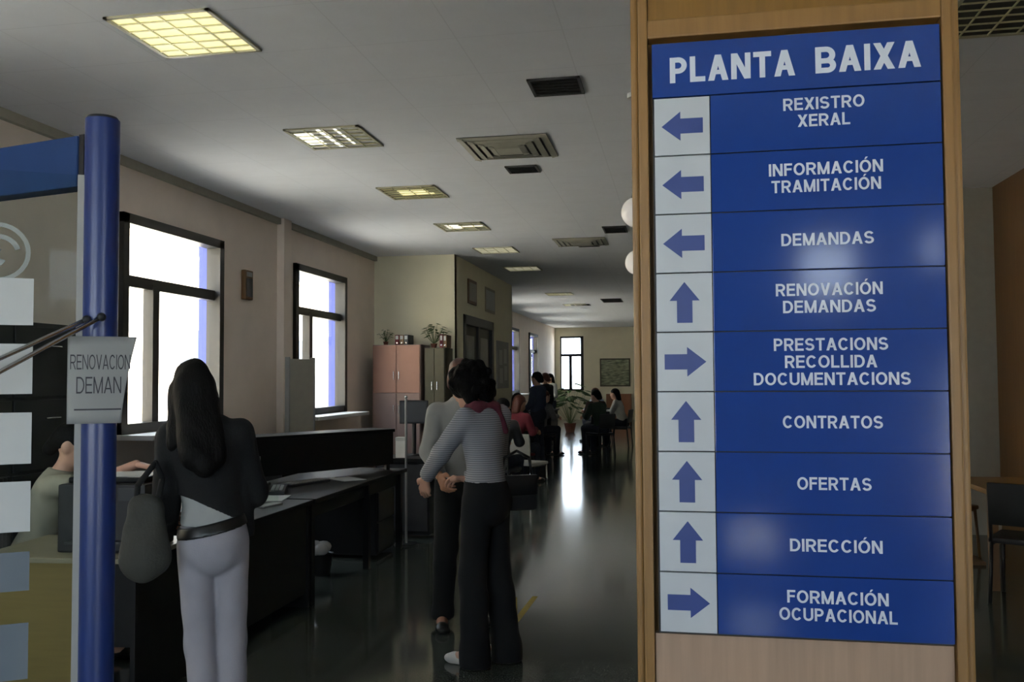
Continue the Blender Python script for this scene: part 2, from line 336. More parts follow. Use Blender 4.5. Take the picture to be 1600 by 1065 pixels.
# ---------------------------------------------------------------- lettering
def glyph(ch, t):
    """grotesque capital: list of polygons in a box of height 1, and its width"""
    h = t/2; P = []
    def rect(x0, x1, z0, z1): P.append([(x0, z0), (x1, z0), (x1, z1), (x0, z1)])
    def slant(x0, z0, x1, z1, k=1.12): P.append([(x0-h*k, z0), (x0+h*k, z0), (x1+h*k, z1), (x1-h*k, z1)])
    def ribbon(pts, closed=False):
        n = len(pts); L = []
        for q in range(n):
            a = pts[(q-1) % n if closed else max(0, q-1)]; b = pts[(q+1) % n if closed else min(n-1, q+1)]
            dx, dz = b[0]-a[0], b[1]-a[1]; l = math.hypot(dx, dz) or 1; L.append((-dz/l*h, dx/l*h))
        for q in range(n if closed else n-1):
            r = (q+1) % n; a, b, u, v = pts[q], pts[r], L[q], L[r]
            P.append([(a[0]-u[0], a[1]-u[1]), (b[0]-v[0], b[1]-v[1]), (b[0]+v[0], b[1]+v[1]), (a[0]+u[0], a[1]+u[1])])
    def arcp(cx, cz, rx, rz, a0, a1, n=14): return [(cx+rx*math.cos(math.radians(a0+(a1-a0)*q/n)), cz+rz*math.sin(math.radians(a0+(a1-a0)*q/n))) for q in range(n+1)]
    base = {'Ó': 'O'}.get(ch, ch)
    if base == 'I': w = t; rect(0, t, 0, 1)
    elif base == 'L': w = .56; rect(0, t, 0, 1); rect(0, w, 0, t)
    elif base == 'T': w = .64; rect(w/2-h, w/2+h, 0, 1); rect(0, w, 1-t, 1)
    elif base in 'EF':
        w = .60 if base == 'E' else .56; rect(0, t, 0, 1); rect(0, w, 1-t, 1); rect(0, w*.93, .5-h+.02, .5+h+.02)
        if base == 'E': rect(0, w, 0, t)
    elif base == 'A': w = .74; slant(h*1.12, 0, w/2, 1); slant(w-h*1.12, 0, w/2, 1); rect(w*.22, w*.78, .24, .24+t*.85)
    elif base == 'V': w = .70; slant(w/2, 0, h*1.12, 1); slant(w/2, 0, w-h*1.12, 1)
    elif base == 'X': w = .70; slant(h*1.2, 0, w-h*1.2, 1, 1.2); slant(w-h*1.2, 0, h*1.2, 1, 1.2)
    elif base == 'N': w = .70; rect(0, t, 0, 1); rect(w-t, w, 0, 1); slant(w-h*1.15, 0, h*1.15, 1, 1.15)
    elif base == 'M': w = .82; rect(0, t, 0, 1); rect(w-t, w, 0, 1); slant(w/2, 0, h, 1, 1.0); slant(w/2, 0, w-h, 1, 1.0)
    elif base == 'O': w = .78; ribbon(arcp(w/2, .5, w/2-h, .5-h, 0, 360, 36)[:-1], True)
    elif base == 'C': w = .74; ribbon(arcp(w/2, .5, w/2-h, .5-h, 38, 322, 30))
    elif base == 'D': w = .70; rect(0, t, 0, 1); ribbon([(h, 1-h), (.30, 1-h)]+arcp(.30, .5, w-.30-h, .5-h, 90, -90, 18)[1:]+[(h, h)])
    elif base in 'PRB':
        w = .64 if base == 'P' else .68; m = .46; rz = (1-h-m)/2; rect(0, t, 0, 1)
        ribbon([(h, 1-h), (w-rz-h, 1-h)]+arcp(w-rz-h-.01, m+rz, rz, rz, 90, -90, 14)[1:]+[(h, m)])
        if base == 'R': slant(w-h*1.1, 0, w*.52, m, 1.1)
        if base == 'B': rb = (m-h)/2; ribbon([(h, m), (w-rb-h, m)]+arcp(w-rb-h+.01, h+rb, rb, rb, 90, -90, 14)[1:]+[(h, h)])
    elif base == 'S': w = .66; rz = .25-h/2; ribbon(arcp(w/2, .5+rz, w/2-h-.01, rz, 20, 270, 22)+arcp(w/2, .5-rz, w/2-h, rz, 90, -160, 22)[1:])
    elif base == 'U': w = .70; rx = w/2-h; ribbon([(h, 1), (h, h+rx)]+arcp(w/2, h+rx, rx, rx, 180, 360, 18)[1:]+[(w-h, 1)])
    else: w = .4
    if ch == 'Ó': P.append([(w*.42, 1.06), (w*.56, 1.06), (w*.74, 1.25), (w*.54, 1.25)])
    return P, w
def text_mesh(text, x, z, w, h, t=.17, gap=.10):
    """caps as flat polygons in the XZ plane: list of (x, z) loops, centred on x, z"""
    out, u = [], 0
    for ch in text:
        P, gw = glyph(ch, t); out += [[(a+u, b) for a, b in p] for p in P]; u += gw+gap
    k = w/(u-gap)
    return [[(x-w/2+a*k, z+(b-.5)*h) for a, b in p] for p in out]
def lettering(text, x, z, w, h, parent, m, y=0, bold=.17, name='lettering', surf=None):
    bm = bmesh.new()
    for q, p in enumerate(text_mesh(text, x, z, w, h, bold)):
        f = bm.faces.new([bm.verts.new(surf(a, b) if surf else (a, y-.0009-.000006*q, b)) for a, b in p])
        f.normal_update()
        if f.normal.y > 0: f.normal_flip()
    me = bpy.data.meshes.new(name); bm.to_mesh(me); bm.free()
    return link(name, me, m, parent)

# ---------------------------------------------------------------- oak clad pillar with the floor directory
PY = 2.1
pil = thing('wood_clad_pillar', 'oak clad pillar carrying the blue floor directory', 'pillar', (.26, PY, 0))
MB().b2(-.345, .345, .035, .62, 0, CH).build('core_panel', M_wood2, pil)
MB().b2(-.32, .32, .012, .036, 2.437, CH).build('upper_panel', M_wood2, pil)
MB().b2(-.32, .32, .012, .036, 0, 1.012).build('lower_panel', M_woodlow, pil)
for s in (-1, 1):
    MB().b2(.322*s, .345*s, -.004, .05, 0, CH, .004).build('stile', M_wood, pil)
    MB().b2(.345*s, .362*s, .006, .6, 0, CH, .006).build('corner_strip', M_wood, pil)
MB().b2(-.322, .322, -.006, .036, 2.392, 2.437, .004).build('cross_rail', M_wood, pil)
MB().b2(-.37, .37, -.012, .63, 0, .09, .004).build('plinth', M_wooddark, pil)

sg = thing('floor_directory_sign', 'blue floor directory headed PLANTA BAIXA with nine arrow rows on oak pillar', 'sign', (.263, PY, 1.02))
SX0, SX1 = -.315, .314; TX = -.184                 # sign edges, edge of the arrow tiles
ROWH = .1365; HZ = ROWH*9
MB().b2(SX0, SX1, .004, .034, -.004, HZ+.128).build('backing', M_ventdark, sg)
hd = MB().b2(SX0, SX1, -.008, .004, HZ+.0015, HZ+.128, .001).build('header_panel', M_signblue, sg)
lettering('PLANTA', -.134, HZ+.063, .280, .060, hd, M_letter, -.0082, .20); lettering('BAIXA', .162, HZ+.064, .224, .060, hd, M_letter, -.0082, .20)
ROWS = [('L', ['REXISTRO', 'XERAL'], [.175, .113]), ('L', ['INFORMACIÓN', 'TRAMITACIÓN'], [.245, .235]), ('L', ['DEMANDAS'], [.198]),
        ('U', ['RENOVACIÓN', 'DEMANDAS'], [.228, .198]), ('R', ['PRESTACIONS', 'RECOLLIDA', 'DOCUMENTACIONS'], [.243, .196, .333]),
        ('U', ['CONTRATOS'], [.212]), ('U', ['OFERTAS'], [.157]), ('U', ['DIRECCIÓN'], [.195]), ('R', ['FORMACIÓN', 'OCUPACIONAL'], [.213, .248])]
ARW = [(-.047, 0), (-.004, .034), (-.004, .0175), (.047, .0175), (.047, -.0175), (-.004, -.0175), (-.004, -.034)]
for i, (a, tx, ws) in enumerate(ROWS):
    z1 = HZ-ROWH*i; z0 = z1-ROWH; zc = (z0+z1)/2
    pn = MB().b2(TX+.001, SX1, -.007, .004, z0+.0012, z1-.0012, .001).build('destination_panel', M_signblue, sg)
    tl = MB().b2(SX0+.004, TX-.001, -.007, .004, z0+.0015, z1-.0015, .001).build('arrow_tile', M_white, sg)
    tcx = (SX0+TX)/2+.002
    pts = []
    for x, z in ARW:
        if a == 'R': x, z = -x, -z
        if a == 'U': x, z = z, -x
        pts.append((tcx+x, -.0072, zc+z))
    MB().prism(pts, (0, -.001, 0)).build('arrow', M_arrow, tl)
    n = len(tx); pitch_ = .0385
    off = {1: 0, 2: .004, 3: -.002}[n]; up = .012 if i == 0 else 0
    for k, (s, w) in enumerate(zip(tx, ws)): lettering(s, .066+.001*i, zc+off+up+pitch_*((n-1)/2-k), w, .028, pn, M_letter, -.0072)

# ---------------------------------------------------------------- glass partition with the blue post
gp = thing('glass_partition', 'glass entrance partition with round blue enamel post and blue header beam', 'partition', (-1.335, 1.89, 0))
po = MB().cyl((0, 0, 0), (0, 0, 2.215), .0385, .0385, 40).build('post', M_blue, gp, 'auto')
MB().cyl((0, 0, 2.213), (0, 0, 2.222), .0385, .033, 40).build('post_cap', M_blackmat, po, 'auto')
MB().cyl((0, 0, 0), (0, 0, .03), .075, .07, 32).build('base_flange', M_chrome, gp, 'auto')
bdir = Vector((-.97, .23, 0)).normalized()      # the header beam runs away to the left
bang = math.atan2(bdir.y, bdir.x)
rb = Matrix.Rotation(bang, 3, 'Z')
def along(u, t, z): return bdir*u + Vector((-bdir.y, bdir.x, 0))*t + Vector((0, 0, z))
bm_ = MB(); bm_.box(along(.55, 0, 2.119), (.99, .05, .122), rb, .004); bm_.build('header_beam', M_blue2, gp)
MB().box(along(.046, 0, 2.119), (.016, .04, .127), rb).build('beam_bracket', M_blackmat, gp)
gdir = Vector((-.85, -.53, 0)).normalized()     # the glass leaf comes towards the viewer's left
gang = math.atan2(gdir.y, gdir.x); rg = Matrix.Rotation(gang, 3, 'Z'); gn = Vector((gdir.y, -gdir.x, 0)).normalized()
if gn.y > 0: gn = -gn
def pane(u, z, out=0): return gdir*u + gn*out + Vector((0, 0, z))
MB().box(pane(.45, 1.08), (.80, .010, 2.0), rg).build('glass_pane', M_pglass, gp)
MB().box(pane(.044, 1.08), (.014, .022, 2.0), rg).build('glass_edge_strip', M_greyp, gp)
M_frost = mat('frosted_mark', '8f948f', .8)
lg = MB()                                       # etched round emblem: ring with a swirl inside
def arc(r0, r1, a0, a1, cx, cz, n=28):
    A = [(cx+r1*math.cos(a0+(a1-a0)*k/n), cz+r1*math.sin(a0+(a1-a0)*k/n)) for k in range(n+1)]
    B = [(cx+r0*math.cos(a0+(a1-a0)*k/n), cz+r0*math.sin(a0+(a1-a0)*k/n)) for k in range(n+1)]
    for k in range(n):
        lg.prism([pane(p[0], p[1], .0055) for p in (A[k], A[k+1], B[k+1], B[k])], gn*.0008)
EU, EZ = .214, 1.892
arc(.058, .068, 0, 2*PI, EU, EZ); arc(.036, .047, -PI*.5, PI*.9, EU-.002, EZ-.006); arc(.010, .022, -PI*.9, PI*.7, EU+.004, EZ-.012)
lg.build('etched_emblem', M_frost, gp)
for k, (p, q) in enumerate((((-.004, -.044, 1.755-.015), (-.62, -.52, 1.33)), ((.035, -.045, 1.745), (-.60, -.56, 1.235)))):
    r_ = MB().tube([p, q], .0052, 12).build('stay_rod', M_chrome, gp, True)
    MB().ball(p, .010, 12).build('rod_cap', M_blackmat, r_, True)
# white sheets taped to the glass, one above the other
def sheet_on_glass(z, h, label, m, w=.2):
    c = gp.location + pane(.239, z, .0062)
    o = MB().box((0, 0, 0), (w, .0008, h), None).build('notice_sheet', m, None, loc=c, rotz=gang)
    tag(o, label, 'notice', 'sheets on the glass')
    return o
SHEETS = [(1.780, .107, 'white notice sheet on the partition glass, topmost of the column under the round emblem', M_paper),
          (1.627, .114, 'white notice sheet on the partition glass, second from top', M_paper),
          (1.470, .116, 'white notice sheet on the partition glass, third from top', M_paper),
          (1.316, .113, 'white notice sheet on the partition glass, fourth from top', M_paper),
          (1.171, .087, 'bluish shaded sheet on the partition glass, fifth from top', M_papershade),
          (.993, .125, 'bluish shaded sheet on the partition glass, lowest of the column', M_papershade)]
for z, h, l, m in SHEETS: sheet_on_glass(z, h, l, m)
# paper wrapped round the post
pn_ = thing('paper_notice', 'white paper notice taped around the blue post with hand printed words', 'notice', (-1.335, 1.89, 1.605), math.atan2(1.335, 1.89))
def curl(x, z):
    """paper surface in front of the post, its two free sides bent slightly back"""
    return Vector((x, -.0425+1.2*x*x, z))
bm = bmesh.new(); nx, nz = 24, 10; G = {}
for i in range(nx+1):
    for j in range(nz+1):
        u, v = i/nx, j/nz; z = -.104+.200*v
        x = -.067 + u*(.114+.032*v**1.5)
        G[i, j] = bm.verts.new(curl(x, z))
for i in range(nx):
    for j in range(nz): bm.faces.new((G[i, j], G[i+1, j], G[i+1, j+1], G[i, j+1]))
g = bmesh.ops.solidify(bm, geom=bm.faces[:], thickness=.0006); me = bpy.data.meshes.new('sheet'); bm.to_mesh(me); bm.free()
link('sheet', me, M_paper, pn_, True)
def on_curl(a, b): p = curl(a, b); return (p.x, p.y-.0012, p.z)
lettering('RENOVACION', .002, .037, .126, .034, pn_, M_ink, bold=.10, surf=on_curl)
lettering('DEMAN', -.001, -.016, .094, .038, pn_, M_ink, bold=.10, surf=on_curl)
bm = bmesh.new()
for i in range(12):
    a = -.052+.0082*i; bm.faces.new([bm.verts.new(on_curl(*q)) for q in ((a, -.0735), (a+.0082, -.0735), (a+.0082, -.070), (a, -.070))])
me = bpy.data.meshes.new('underline'); bm.to_mesh(me); bm.free(); link('underline', me, M_ink, pn_)

# ---------------------------------------------------------------- ceiling fittings
def recessed_light(x, y, label, m, group='recessed lights in the ceiling', sz=.6, tubes=()):
    o = thing('recessed_light', label, 'ceiling light', (x, y, CH), 0, group)
    h = sz/2; t = .022
    MB().b2(-h, h, -h, -h+t, -.012, 0).b2(-h, h, h-t, h, -.012, 0).b2(-h, -h+t, -h, h, -.012, 0).b2(h-t, h, -h, h, -.012, 0).build('frame', M_lightframe, o)
    MB().b2(-h+t, h-t, -h+t, h-t, -.0025, -.0005).build('diffuser', m, o)
    g = MB()
    for k in range(1, 4):
        a = -h+sz*k/4; g.b2(a-.004, a+.004, -h+t, h-t, -.011, -.003)
    for k in range(1, 6):
        a = -h+sz*k/6; g.b2(-h+t, h-t, a-.004, a+.004, -.011, -.003)
    g.build('louvre_grille', M_louvre, o)
    for (x0, x1, y0, y1, tm) in tubes: MB().b2(x0, x1, y0, y1, -.004, -.0025).build('tube', tm, o)
    return o
LP = -2.64
recessed_light(LP, 4.45, 'square yellow lit louvred ceiling light above the blue post', M_tube)
recessed_light(LP, 6.62, 'square louvred ceiling light with sparkling grille, second along the ceiling', M_reflector, tubes=[(-.27, -.13, -.2, .16, M_tubecool), (-.06, -.03, -.26, .26, M_tubecool), (.08, .10, -.26, .2, M_tubecool)])
recessed_light(LP, 8.75, 'dim yellowish louvred ceiling light, third along the ceiling row', M_olivelight, tubes=[(-.14, .16, -.12, .0, M_tube), (-.16, .2, .04, .12, M_tube)])
recessed_light(LP, 10.88, 'bright white louvred ceiling light, fourth along the ceiling row', M_reflector, tubes=[(-.2, -.03, -.15, .1, M_tubecool), (-.03, .26, -.05, .03, M_tubecool)])
recessed_light(LP, 13.0, 'flat white ceiling light, fifth along the row near the cream wall block', M_tubedim)
recessed_light(LP, 15.3, 'flat white ceiling light, sixth along the row beside the cream wall block', M_tubedim)
recessed_light(LP, 20.2, 'small far ceiling light, seventh along the row', M_tubedim)
recessed_light(LP, 23.3, 'small far ceiling light, last seen in the row', M_tubedim)
recessed_light(1.72, 5.05, 'unlit dark louvred ceiling light to the right of the oak pillar', M_ventdark)
def slot_vent(x, y, w, d, label):
    o = thing('ceiling_vent', label, 'ceiling vent', (x, y, CH), 0, 'dark ceiling vents')
    h, k = w/2, d/2; t = .02
    MB().b2(-h, h, -k, -k+t, -.012, 0).b2(-h, h, k-t, k, -.012, 0).b2(-h, -h+t, -k, k, -.012, 0).b2(h-t, h, -k, k, -.012, 0).build('frame', M_ventdark, o)
    MB().b2(-h+t, h-t, -k+t, k-t, -.003, -.001).build('duct_opening', M_darkhole, o)
    g = MB(); n = 6
    for i in range(1, n): g.box((0, -k+d*i/n, -.008), (w-2*t, .012, .002), Matrix.Rotation(.6, 3, 'X'))
    g.build('slat', M_ventdark, o); return o
slot_vent(-.76, 5.73, .34, .34, 'black ceiling vent, the nearest one left of the pillar')
slot_vent(-1.37, 7.97, .29, .27, 'small black ceiling vent behind the large grey diffuser')
slot_vent(-.78, 11.5, .30, .5, 'black ceiling vent beside the pillar edge above the globe lamp')
slot_vent(-1.25, 12.75, .30, .35, 'dark ceiling vent at the back edge of the far diffuser')
slot_vent(-2.5, 23.35, .5, .4, 'small dark ceiling vent far down the hall')
slot_vent(-1.6, 22.2, .5, 1.0, 'dark ceiling vent far down the hall near the pillar edge')
def diffuser(x, y, label):
    o = thing('air_diffuser', label, 'air diffuser', (x, y, CH), 0, 'square air diffusers')
    for i, (a, z) in enumerate(((.36, -.012), (.29, -.020), (.22, -.026), (.15, -.030))):
        r = MB(); t = .05
        for s in (-1, 1):
            r.box((0, s*(a-t/2), z), (2*a, t, .004), Matrix.Rotation(s*.22, 3, 'X')); r.box((s*(a-t/2), 0, z), (t, 2*a, .004), Matrix.Rotation(-s*.22, 3, 'Y'))
        r.build('cone_ring', M_ventgrey, o)
    MB().b2(-.1, .1, -.1, .1, -.036, -.030).build('core_plate', M_ventgrey, o)
    MB().b2(-.36, .36, -.36, .36, -.005, -.001).build('back_plate', M_ventdark, o)
diffuser(-1.35, 7.19, 'large square grey air diffuser in the ceiling, the nearer one')
diffuser(-1.32, 12.45, 'square grey air diffuser in the ceiling, the farther one')
def globe(x, y, z, r, label):
    o = thing('globe_pendant', label, 'pendant lamp', (x, y, CH), 0, 'opal globe pendants')
    MB().ball((0, 0, z-CH), r, 28).build('globe', M_globe, o, True)
    MB().cyl((0, 0, z-CH+r-.01), (0, 0, -.02), .008, .008, 10).build('stem', M_chrome, o, True)
    MB().cyl((0, 0, -.03), (0, 0, 0), .05, .05, 20).build('ceiling_rose', M_whitep, o, 'auto')
    MB().cyl((0, 0, z-CH+r-.015), (0, 0, z-CH+r+.03), .035, .025, 16).build('globe_holder', M_chrome, o, 'auto')
globe(-.265, 6.0, 2.70, .10, 'white globe pendant lamp beside the pillar, the upper and nearer one')
globe(-.365, 8.5, 2.68, .12, 'white globe pendant lamp beside the pillar, the lower and farther one')

# ---------------------------------------------------------------- wall fittings
o = thing('wall_speaker', 'small brown box on the wall between the two left windows', 'wall box', (XL, 9.07, 2.62))
MB().b2(0, .05, -.09, .09, -.15, .17, .008).build('housing', M_wooddark, o); MB().b2(.05, .056, -.07, .07, -.12, .08).build('front_grille', M_charcoal, o); MB().b2(.05, .054, -.06, .06, .1, .15).build('badge', M_greyp, o)
o = thing('framed_picture', 'green landscape picture on the end wall far down the hall', 'picture', (-2.36, YE, 1.78))
MB().b2(-.57, .57, -.03, 0, -.53, .53).build('picture_frame', M_olive, o); MB().b2(-.52, .52, -.034, -.029, -.48, .48).build('canvas', M_pic, o)
o = thing('wall_poster', 'pale rectangular poster above the doorway on the side of the cream block', 'poster', (BX, 15.9, 3.0))
MB().b2(0, .012, -.42, .42, -.22, .22).build('board', M_maplelight, o); MB().b2(.012, .016, -.36, .36, -.17, .17).build('sheet', M_paper, o)
o = thing('wall_poster', 'brown framed panel above the doorway on the side of the cream block', 'poster', (BX, 14.45, 3.02))
MB().b2(0, .02, -.3, .3, -.2, .2).build('board', M_wooddark, o); MB().b2(.02, .024, -.25, .25, -.15, .15).build('sheet', M_maplelight, o)
o = thing('notice_board', 'grey notice board on the wall just past the doorway', 'notice board', (BX, 17.0, 1.85))
MB().b2(0, .03, -.55, .55, -.45, .45).build('board', M_greyp, o)
for y, z in ((-.25, .15), (.2, .18), (-.2, -.2), (.25, -.15)): MB().b2(.03, .032, y-.14, y+.14, z-.15, z+.13).build('pinned_sheet', M_paper, o)

# ---------------------------------------------------------------- cabinets against the cream block
def cabinet(name, x, y, w, d, h, m, m2, label, split=.55):
    o = thing(name, label, 'cabinet', (x, y, 0))
    MB().b2(-w/2, w/2, 0, d, .05, h, .004).build('carcass', m2, o); MB().b2(-w/2+.03, w/2-.03, .03, d, 0, .05).build('plinth', M_blackmat, o)
    for s in (-1, 1):
        a = MB().b2(min(.004*s, (w/2-.012)*s), max(.004*s, (w/2-.012)*s), -.018, 0, h*split+.004, h-.012, .003).build('door', m, o)
        MB().cyl((.04*s, -.03, h*split+.2), (.04*s, -.03, h*split+.32), .006).build('handle', M_chrome, a)
        a = MB().b2(min(.004*s, (w/2-.012)*s), max(.004*s, (w/2-.012)*s), -.018, 0, .06, h*split-.004, .003).build('door', m2, o)
        MB().cyl((.04*s, -.03, h*split-.3), (.04*s, -.03, h*split-.18), .006).build('handle', M_chrome, a)
cabinet('tall_cabinet', -4.10, 12.72, .74, .5, 2.10, M_salmon, M_salmon2, 'tall salmon pink cabinet against the cream wall block', .66)
cabinet('tall_cabinet', -3.54, 12.80, .32, .45, 2.05, M_olive, M_olive, 'narrow dark olive cabinet to the right of the salmon cabinet', .6)
def pot_plant(x, y, z, r, h, n, label, seed, group='plants on the cabinets'):
    rnd = random.Random(seed); o = thing('potted_plant', label, 'plant', (x, y, z), 0, group)
    MB().lathe([(r*.55, 0), (r*.8, r*1.1), (r*.85, r*1.2), (r*.7, r*1.2), (r*.65, r*1.05)]).build('pot', M_pot, o, 'auto')
    st = MB(); lf = bmesh.new()
    for i in range(n):
        a = rnd.uniform(0, 2*PI); e = rnd.uniform(.2, 1.1); L = h*rnd.uniform(.5, 1)
        tip = Vector((math.cos(a)*math.sin(e)*L*.8, math.sin(a)*math.sin(e)*L*.8, r*1.1+L*math.cos(e)))
        st.cyl((0, 0, r*1.0), tip, .003, .002, 5)
        s = h*.32*rnd.uniform(.7, 1.2); dx = Vector((math.cos(a), math.sin(a), -.3)).normalized(); sd = Vector((-math.sin(a), math.cos(a), rnd.uniform(-.4, .4))).normalized()
        up = dx.cross(sd)*.08*s
        P = [tip-dx*s*.3, tip+sd*s*.24, tip+dx*s*.35+sd*s*.16, tip+dx*s*.8, tip+dx*s*.35-sd*s*.16, tip-sd*s*.24]
        c = lf.verts.new(tip+dx*s*.2+up); vs = [lf.verts.new(p) for p in P]
        for k in range(6): lf.faces.new((c, vs[k], vs[(k+1) % 6]))
    st.build('stems', M_leaf, o)
    bmesh.ops.solidify(lf, geom=lf.faces[:], thickness=.002); me = bpy.data.meshes.new('foliage'); lf.to_mesh(me); lf.free(); link('foliage', me, M_leaf, o)
    return o
pot_plant(-3.62, 13.05, 2.05, .06, .34, 34, 'bushy green plant on top of the dark olive cabinet', 3)
pot_plant(-4.36, 13.0, 2.10, .05, .2, 22, 'small green plant on the left of the salmon cabinet top', 5)
def binder(x, y, z, w, h, m, label):
    o = thing('ring_binder', label, 'binder', (x, y, z), 0, 'binders on the cabinets')
    MB().b2(-w/2, w/2, 0, .28, 0, h, .004).build('cover', m, o); MB().b2(-w*.32, w*.32, -.002, 0, h*.55, h*.9).build('spine_label', M_paper, o); MB().cyl((0, -.002, h*.2), (0, .001, h*.2), .011).build('finger_hole', M_chrome, o)
for k, (x, c, n) in enumerate(((-4.12, M_darkred, 'dark red'), (-4.05, M_wooddark, 'brown'), (-3.98, M_charcoal, 'charcoal'))):
    binder(x, 12.8, 2.10, .065, .15, c, '%s ring binder lying low among things on the salmon cabinet' % n)
binder(-3.44, 12.80, 2.05, .05, .2, M_darkred, 'dark red ring binder on the olive cabinet beside the plant')
binder(-3.385, 12.80, 2.05, .05, .19, M_wooddark, 'brown ring binder at the corner of the olive cabinet top')

# ---------------------------------------------------------------- black service desks along the aisle
def service_desk(x, y0, y1, label, gap=None):
    """front edge at x, running along +Y"""
    o = thing('service_desk', label, 'desk', (x, (y0+y1)/2, 0), 0, 'black service desks'); L = (y1-y0)/2
    MB().b2(-.85, 0, -L+.003, L-.003, .715, .75, .006).build('desktop', M_black, o)
    for s in (-1, 1): MB().b2(-.80, -.03, s*(L-.012)-.012, s*(L-.012)+.012, 0, .715).build('side_panel', M_black, o)
    MB().b2(-.07, -.045, -L+.024, L-.024, .1, .715).build('modesty_panel', M_black, o)
    pd = MB().b2(-.80, -.30, L-.46, L-.04, .03, .69).build('pedestal', M_blackmat, o)
    for k in range(3):
        MB().b2(-.82, -.80, L-.455, L-.045, .05+.21*k, .05+.21*k+.2, .003).build('drawer', M_charcoal, pd)
    MB().b2(-.6, -.56, -L+.1, L-.5, .64, .69).build('cable_tray', M_charcoal, o)
    return o
DX = -2.545
service_desk(DX, 5.06, 6.00, 'black service desk with a closed front beside the woman in white trousers')
o = thing('service_table', 'long black open fronted table in front of the tall counter screen', 'desk', (DX, 7.13, 0), 0, 'black service desks')
MB().b2(-.85, 0, -1.09, 1.09, .715, .75, .006).build('desktop', M_black, o); MB().b2(-.10, -.07, -1.06, 1.06, .60, .715).build('apron', M_black, o)
for y in (-1.04, .15, 1.04):
    MB().b2(-.09, -.04, y-.03, y+.03, 0, .715).build('leg', M_black, o); MB().b2(-.81, -.76, y-.03, y+.03, 0, .715).build('leg', M_black, o)
pd = MB().b2(-.70, -.12, .55, 1.0, .03, .60).build('pedestal', M_blackmat, o)
for k in range(2): MB().b2(-.12, -.10, .555, .995, .06+.27*k, .06+.27*k+.25, .003).build('drawer', M_charcoal, pd)
# counter screen with glossy ledge behind the desks, set at an angle
a, b = Vector((-3.55, 6.62, 0)), Vector((-2.66, 8.10, 0)); d = (b-a); ang = math.atan2(d.y, d.x); Ls = d.length
o = thing('counter_screen', 'black waist high counter screen with a glossy ledge behind the desks', 'counter', a, ang)
MB().b2(0, Ls, -.02, .02, .80, 1.10, .003).build('screen_panel', M_black, o); MB().b2(-.01, Ls+.01, -.04, .30, 1.10, 1.13, .006).build('ledge', M_black, o)
MB().b2(Ls-.03, Ls, -.02, .28, .80, 1.10).build('end_panel', M_black, o)
for x in (.05,): MB().b2(x-.02, x+.02, .24, .28, 0, 1.10).build('leg', M_blackmat, o)
for x in (.05, Ls-.06): MB().b2(x-.02, x+.02, -.018, .018, .7505 if x > .1 else 0, .80).build('foot', M_blackmat, o)
o = thing('counter_ledge', 'pale narrow shelf behind the woman in black, below the wall', 'shelf', (-4.25, 8.90, 0))
MB().b2(-.38, .35, -.5, .5, .74, .78, .004).build('shelf_top', M_maplelight, o)
for y in (-.46, .46): MB().b2(-.36, .33, y-.015, y+.015, 0, .74).build('side_panel', M_blackmat, o)
# things on the desks
def monitor(x, y, z, rz, label, group='monitors on the desks', w=.42, h=.30, lift=0):
    o = thing('computer_monitor', label, 'monitor', (x, y, z), rz, group)
    MB().b2(-w/2, w/2, -.025, .02, .09+lift, .09+lift+h, .008).build('housing', M_blackmat, o); MB().b2(-w/2+.02, w/2-.02, -.029, -.024, .11+lift, .07+lift+h).build('screen', M_charcoal, o)
    MB().cyl((0, .02, .01), (0, .03, .17+lift), .022).build('neck', M_blackmat, o, 'auto'); MB().cyl((0, .03, 0), (0, .03, .015), .10, .09, 28).build('base', M_blackmat, o, 'auto'); return o
def keyboard(x, y, z, rz, label):
    o = thing('keyboard', label, 'keyboard', (x, y, z), rz, 'keyboards on the desks')
    MB().b2(-.22, .22, -.07, .07, 0, .018, .004).build('case', M_charcoal, o); k = MB()
    for i in range(14):
        for j in range(5): k.b2(-.205+.0295*i, -.18+.0295*i, -.06+.0245*j, -.04+.0245*j, .018, .024)
    k.build('keys', M_greyp, o)
def phone(x, y, z, rz, label):
    o = thing('desk_phone', label, 'telephone', (x, y, z), rz, 'telephones on the desks')
    MB().prism([(-.09, -.1, 0), (-.09, .1, 0), (-.09, .1, .06), (-.09, -.1, .025)], (.18, 0, 0)).build('base', M_charcoal, o)
    MB().b2(-.085, -.035, -.1, .1, .055, .08, .012).build('handset', M_blackmat, o); k = MB()
    for i in range(3):
        for j in range(4): k.b2(-.01+.03*i, .012+.03*i, -.07+.03*j, -.05+.03*j, .03+.005*j, .042+.006*j)
    k.build('keypad', M_greyp, o)
def paper_stack(x, y, z, rz, h, label, m=None):
    o = MB().b2(-.105, .105, -.148, .148, 0, h, .001).build('paper_stack', m or M_paper, None, loc=(x, y, z), rotz=rz); tag(o, label, 'papers', 'papers on the desks')
o = thing('sign_holder', 'thin clear acrylic holder standing upright on the nearer black desk', 'sign holder', (-2.72, 5.66, .75), -.2)
MB().b2(-.003, .003, -.10, .10, .012, .34).build('upright_sheet', M_pglass, o); MB().b2(-.04, .04, -.10, .10, 0, .012, .003).build('base', M_greyp, o); MB().b2(-.006, .006, -.104, -.098, .012, .34).build('edge_strip', M_greyp, o)
phone(-2.98, 6.28, .75, .3, 'dark desk phone on the end of the nearer black desk')
paper_stack(-2.86, 6.0, .75, .2, .006, 'small white slip of papers on the nearer black desk')
keyboard(-3.0, 6.9, .75, 1.2, 'dark keyboard on the desk before the counter screen')
paper_stack(-2.78, 7.25, .75, .9, .004, 'white papers lying on the black desk before the counter screen')
monitor(-2.72, 9.02, .80, .2, 'dark monitor at the far end of the counter screen', w=.30, h=.24, lift=.24)
o = thing('printer_stand', 'low black stand carrying the monitor past the counter screen', 'stand', (-2.74, 8.9, 0))
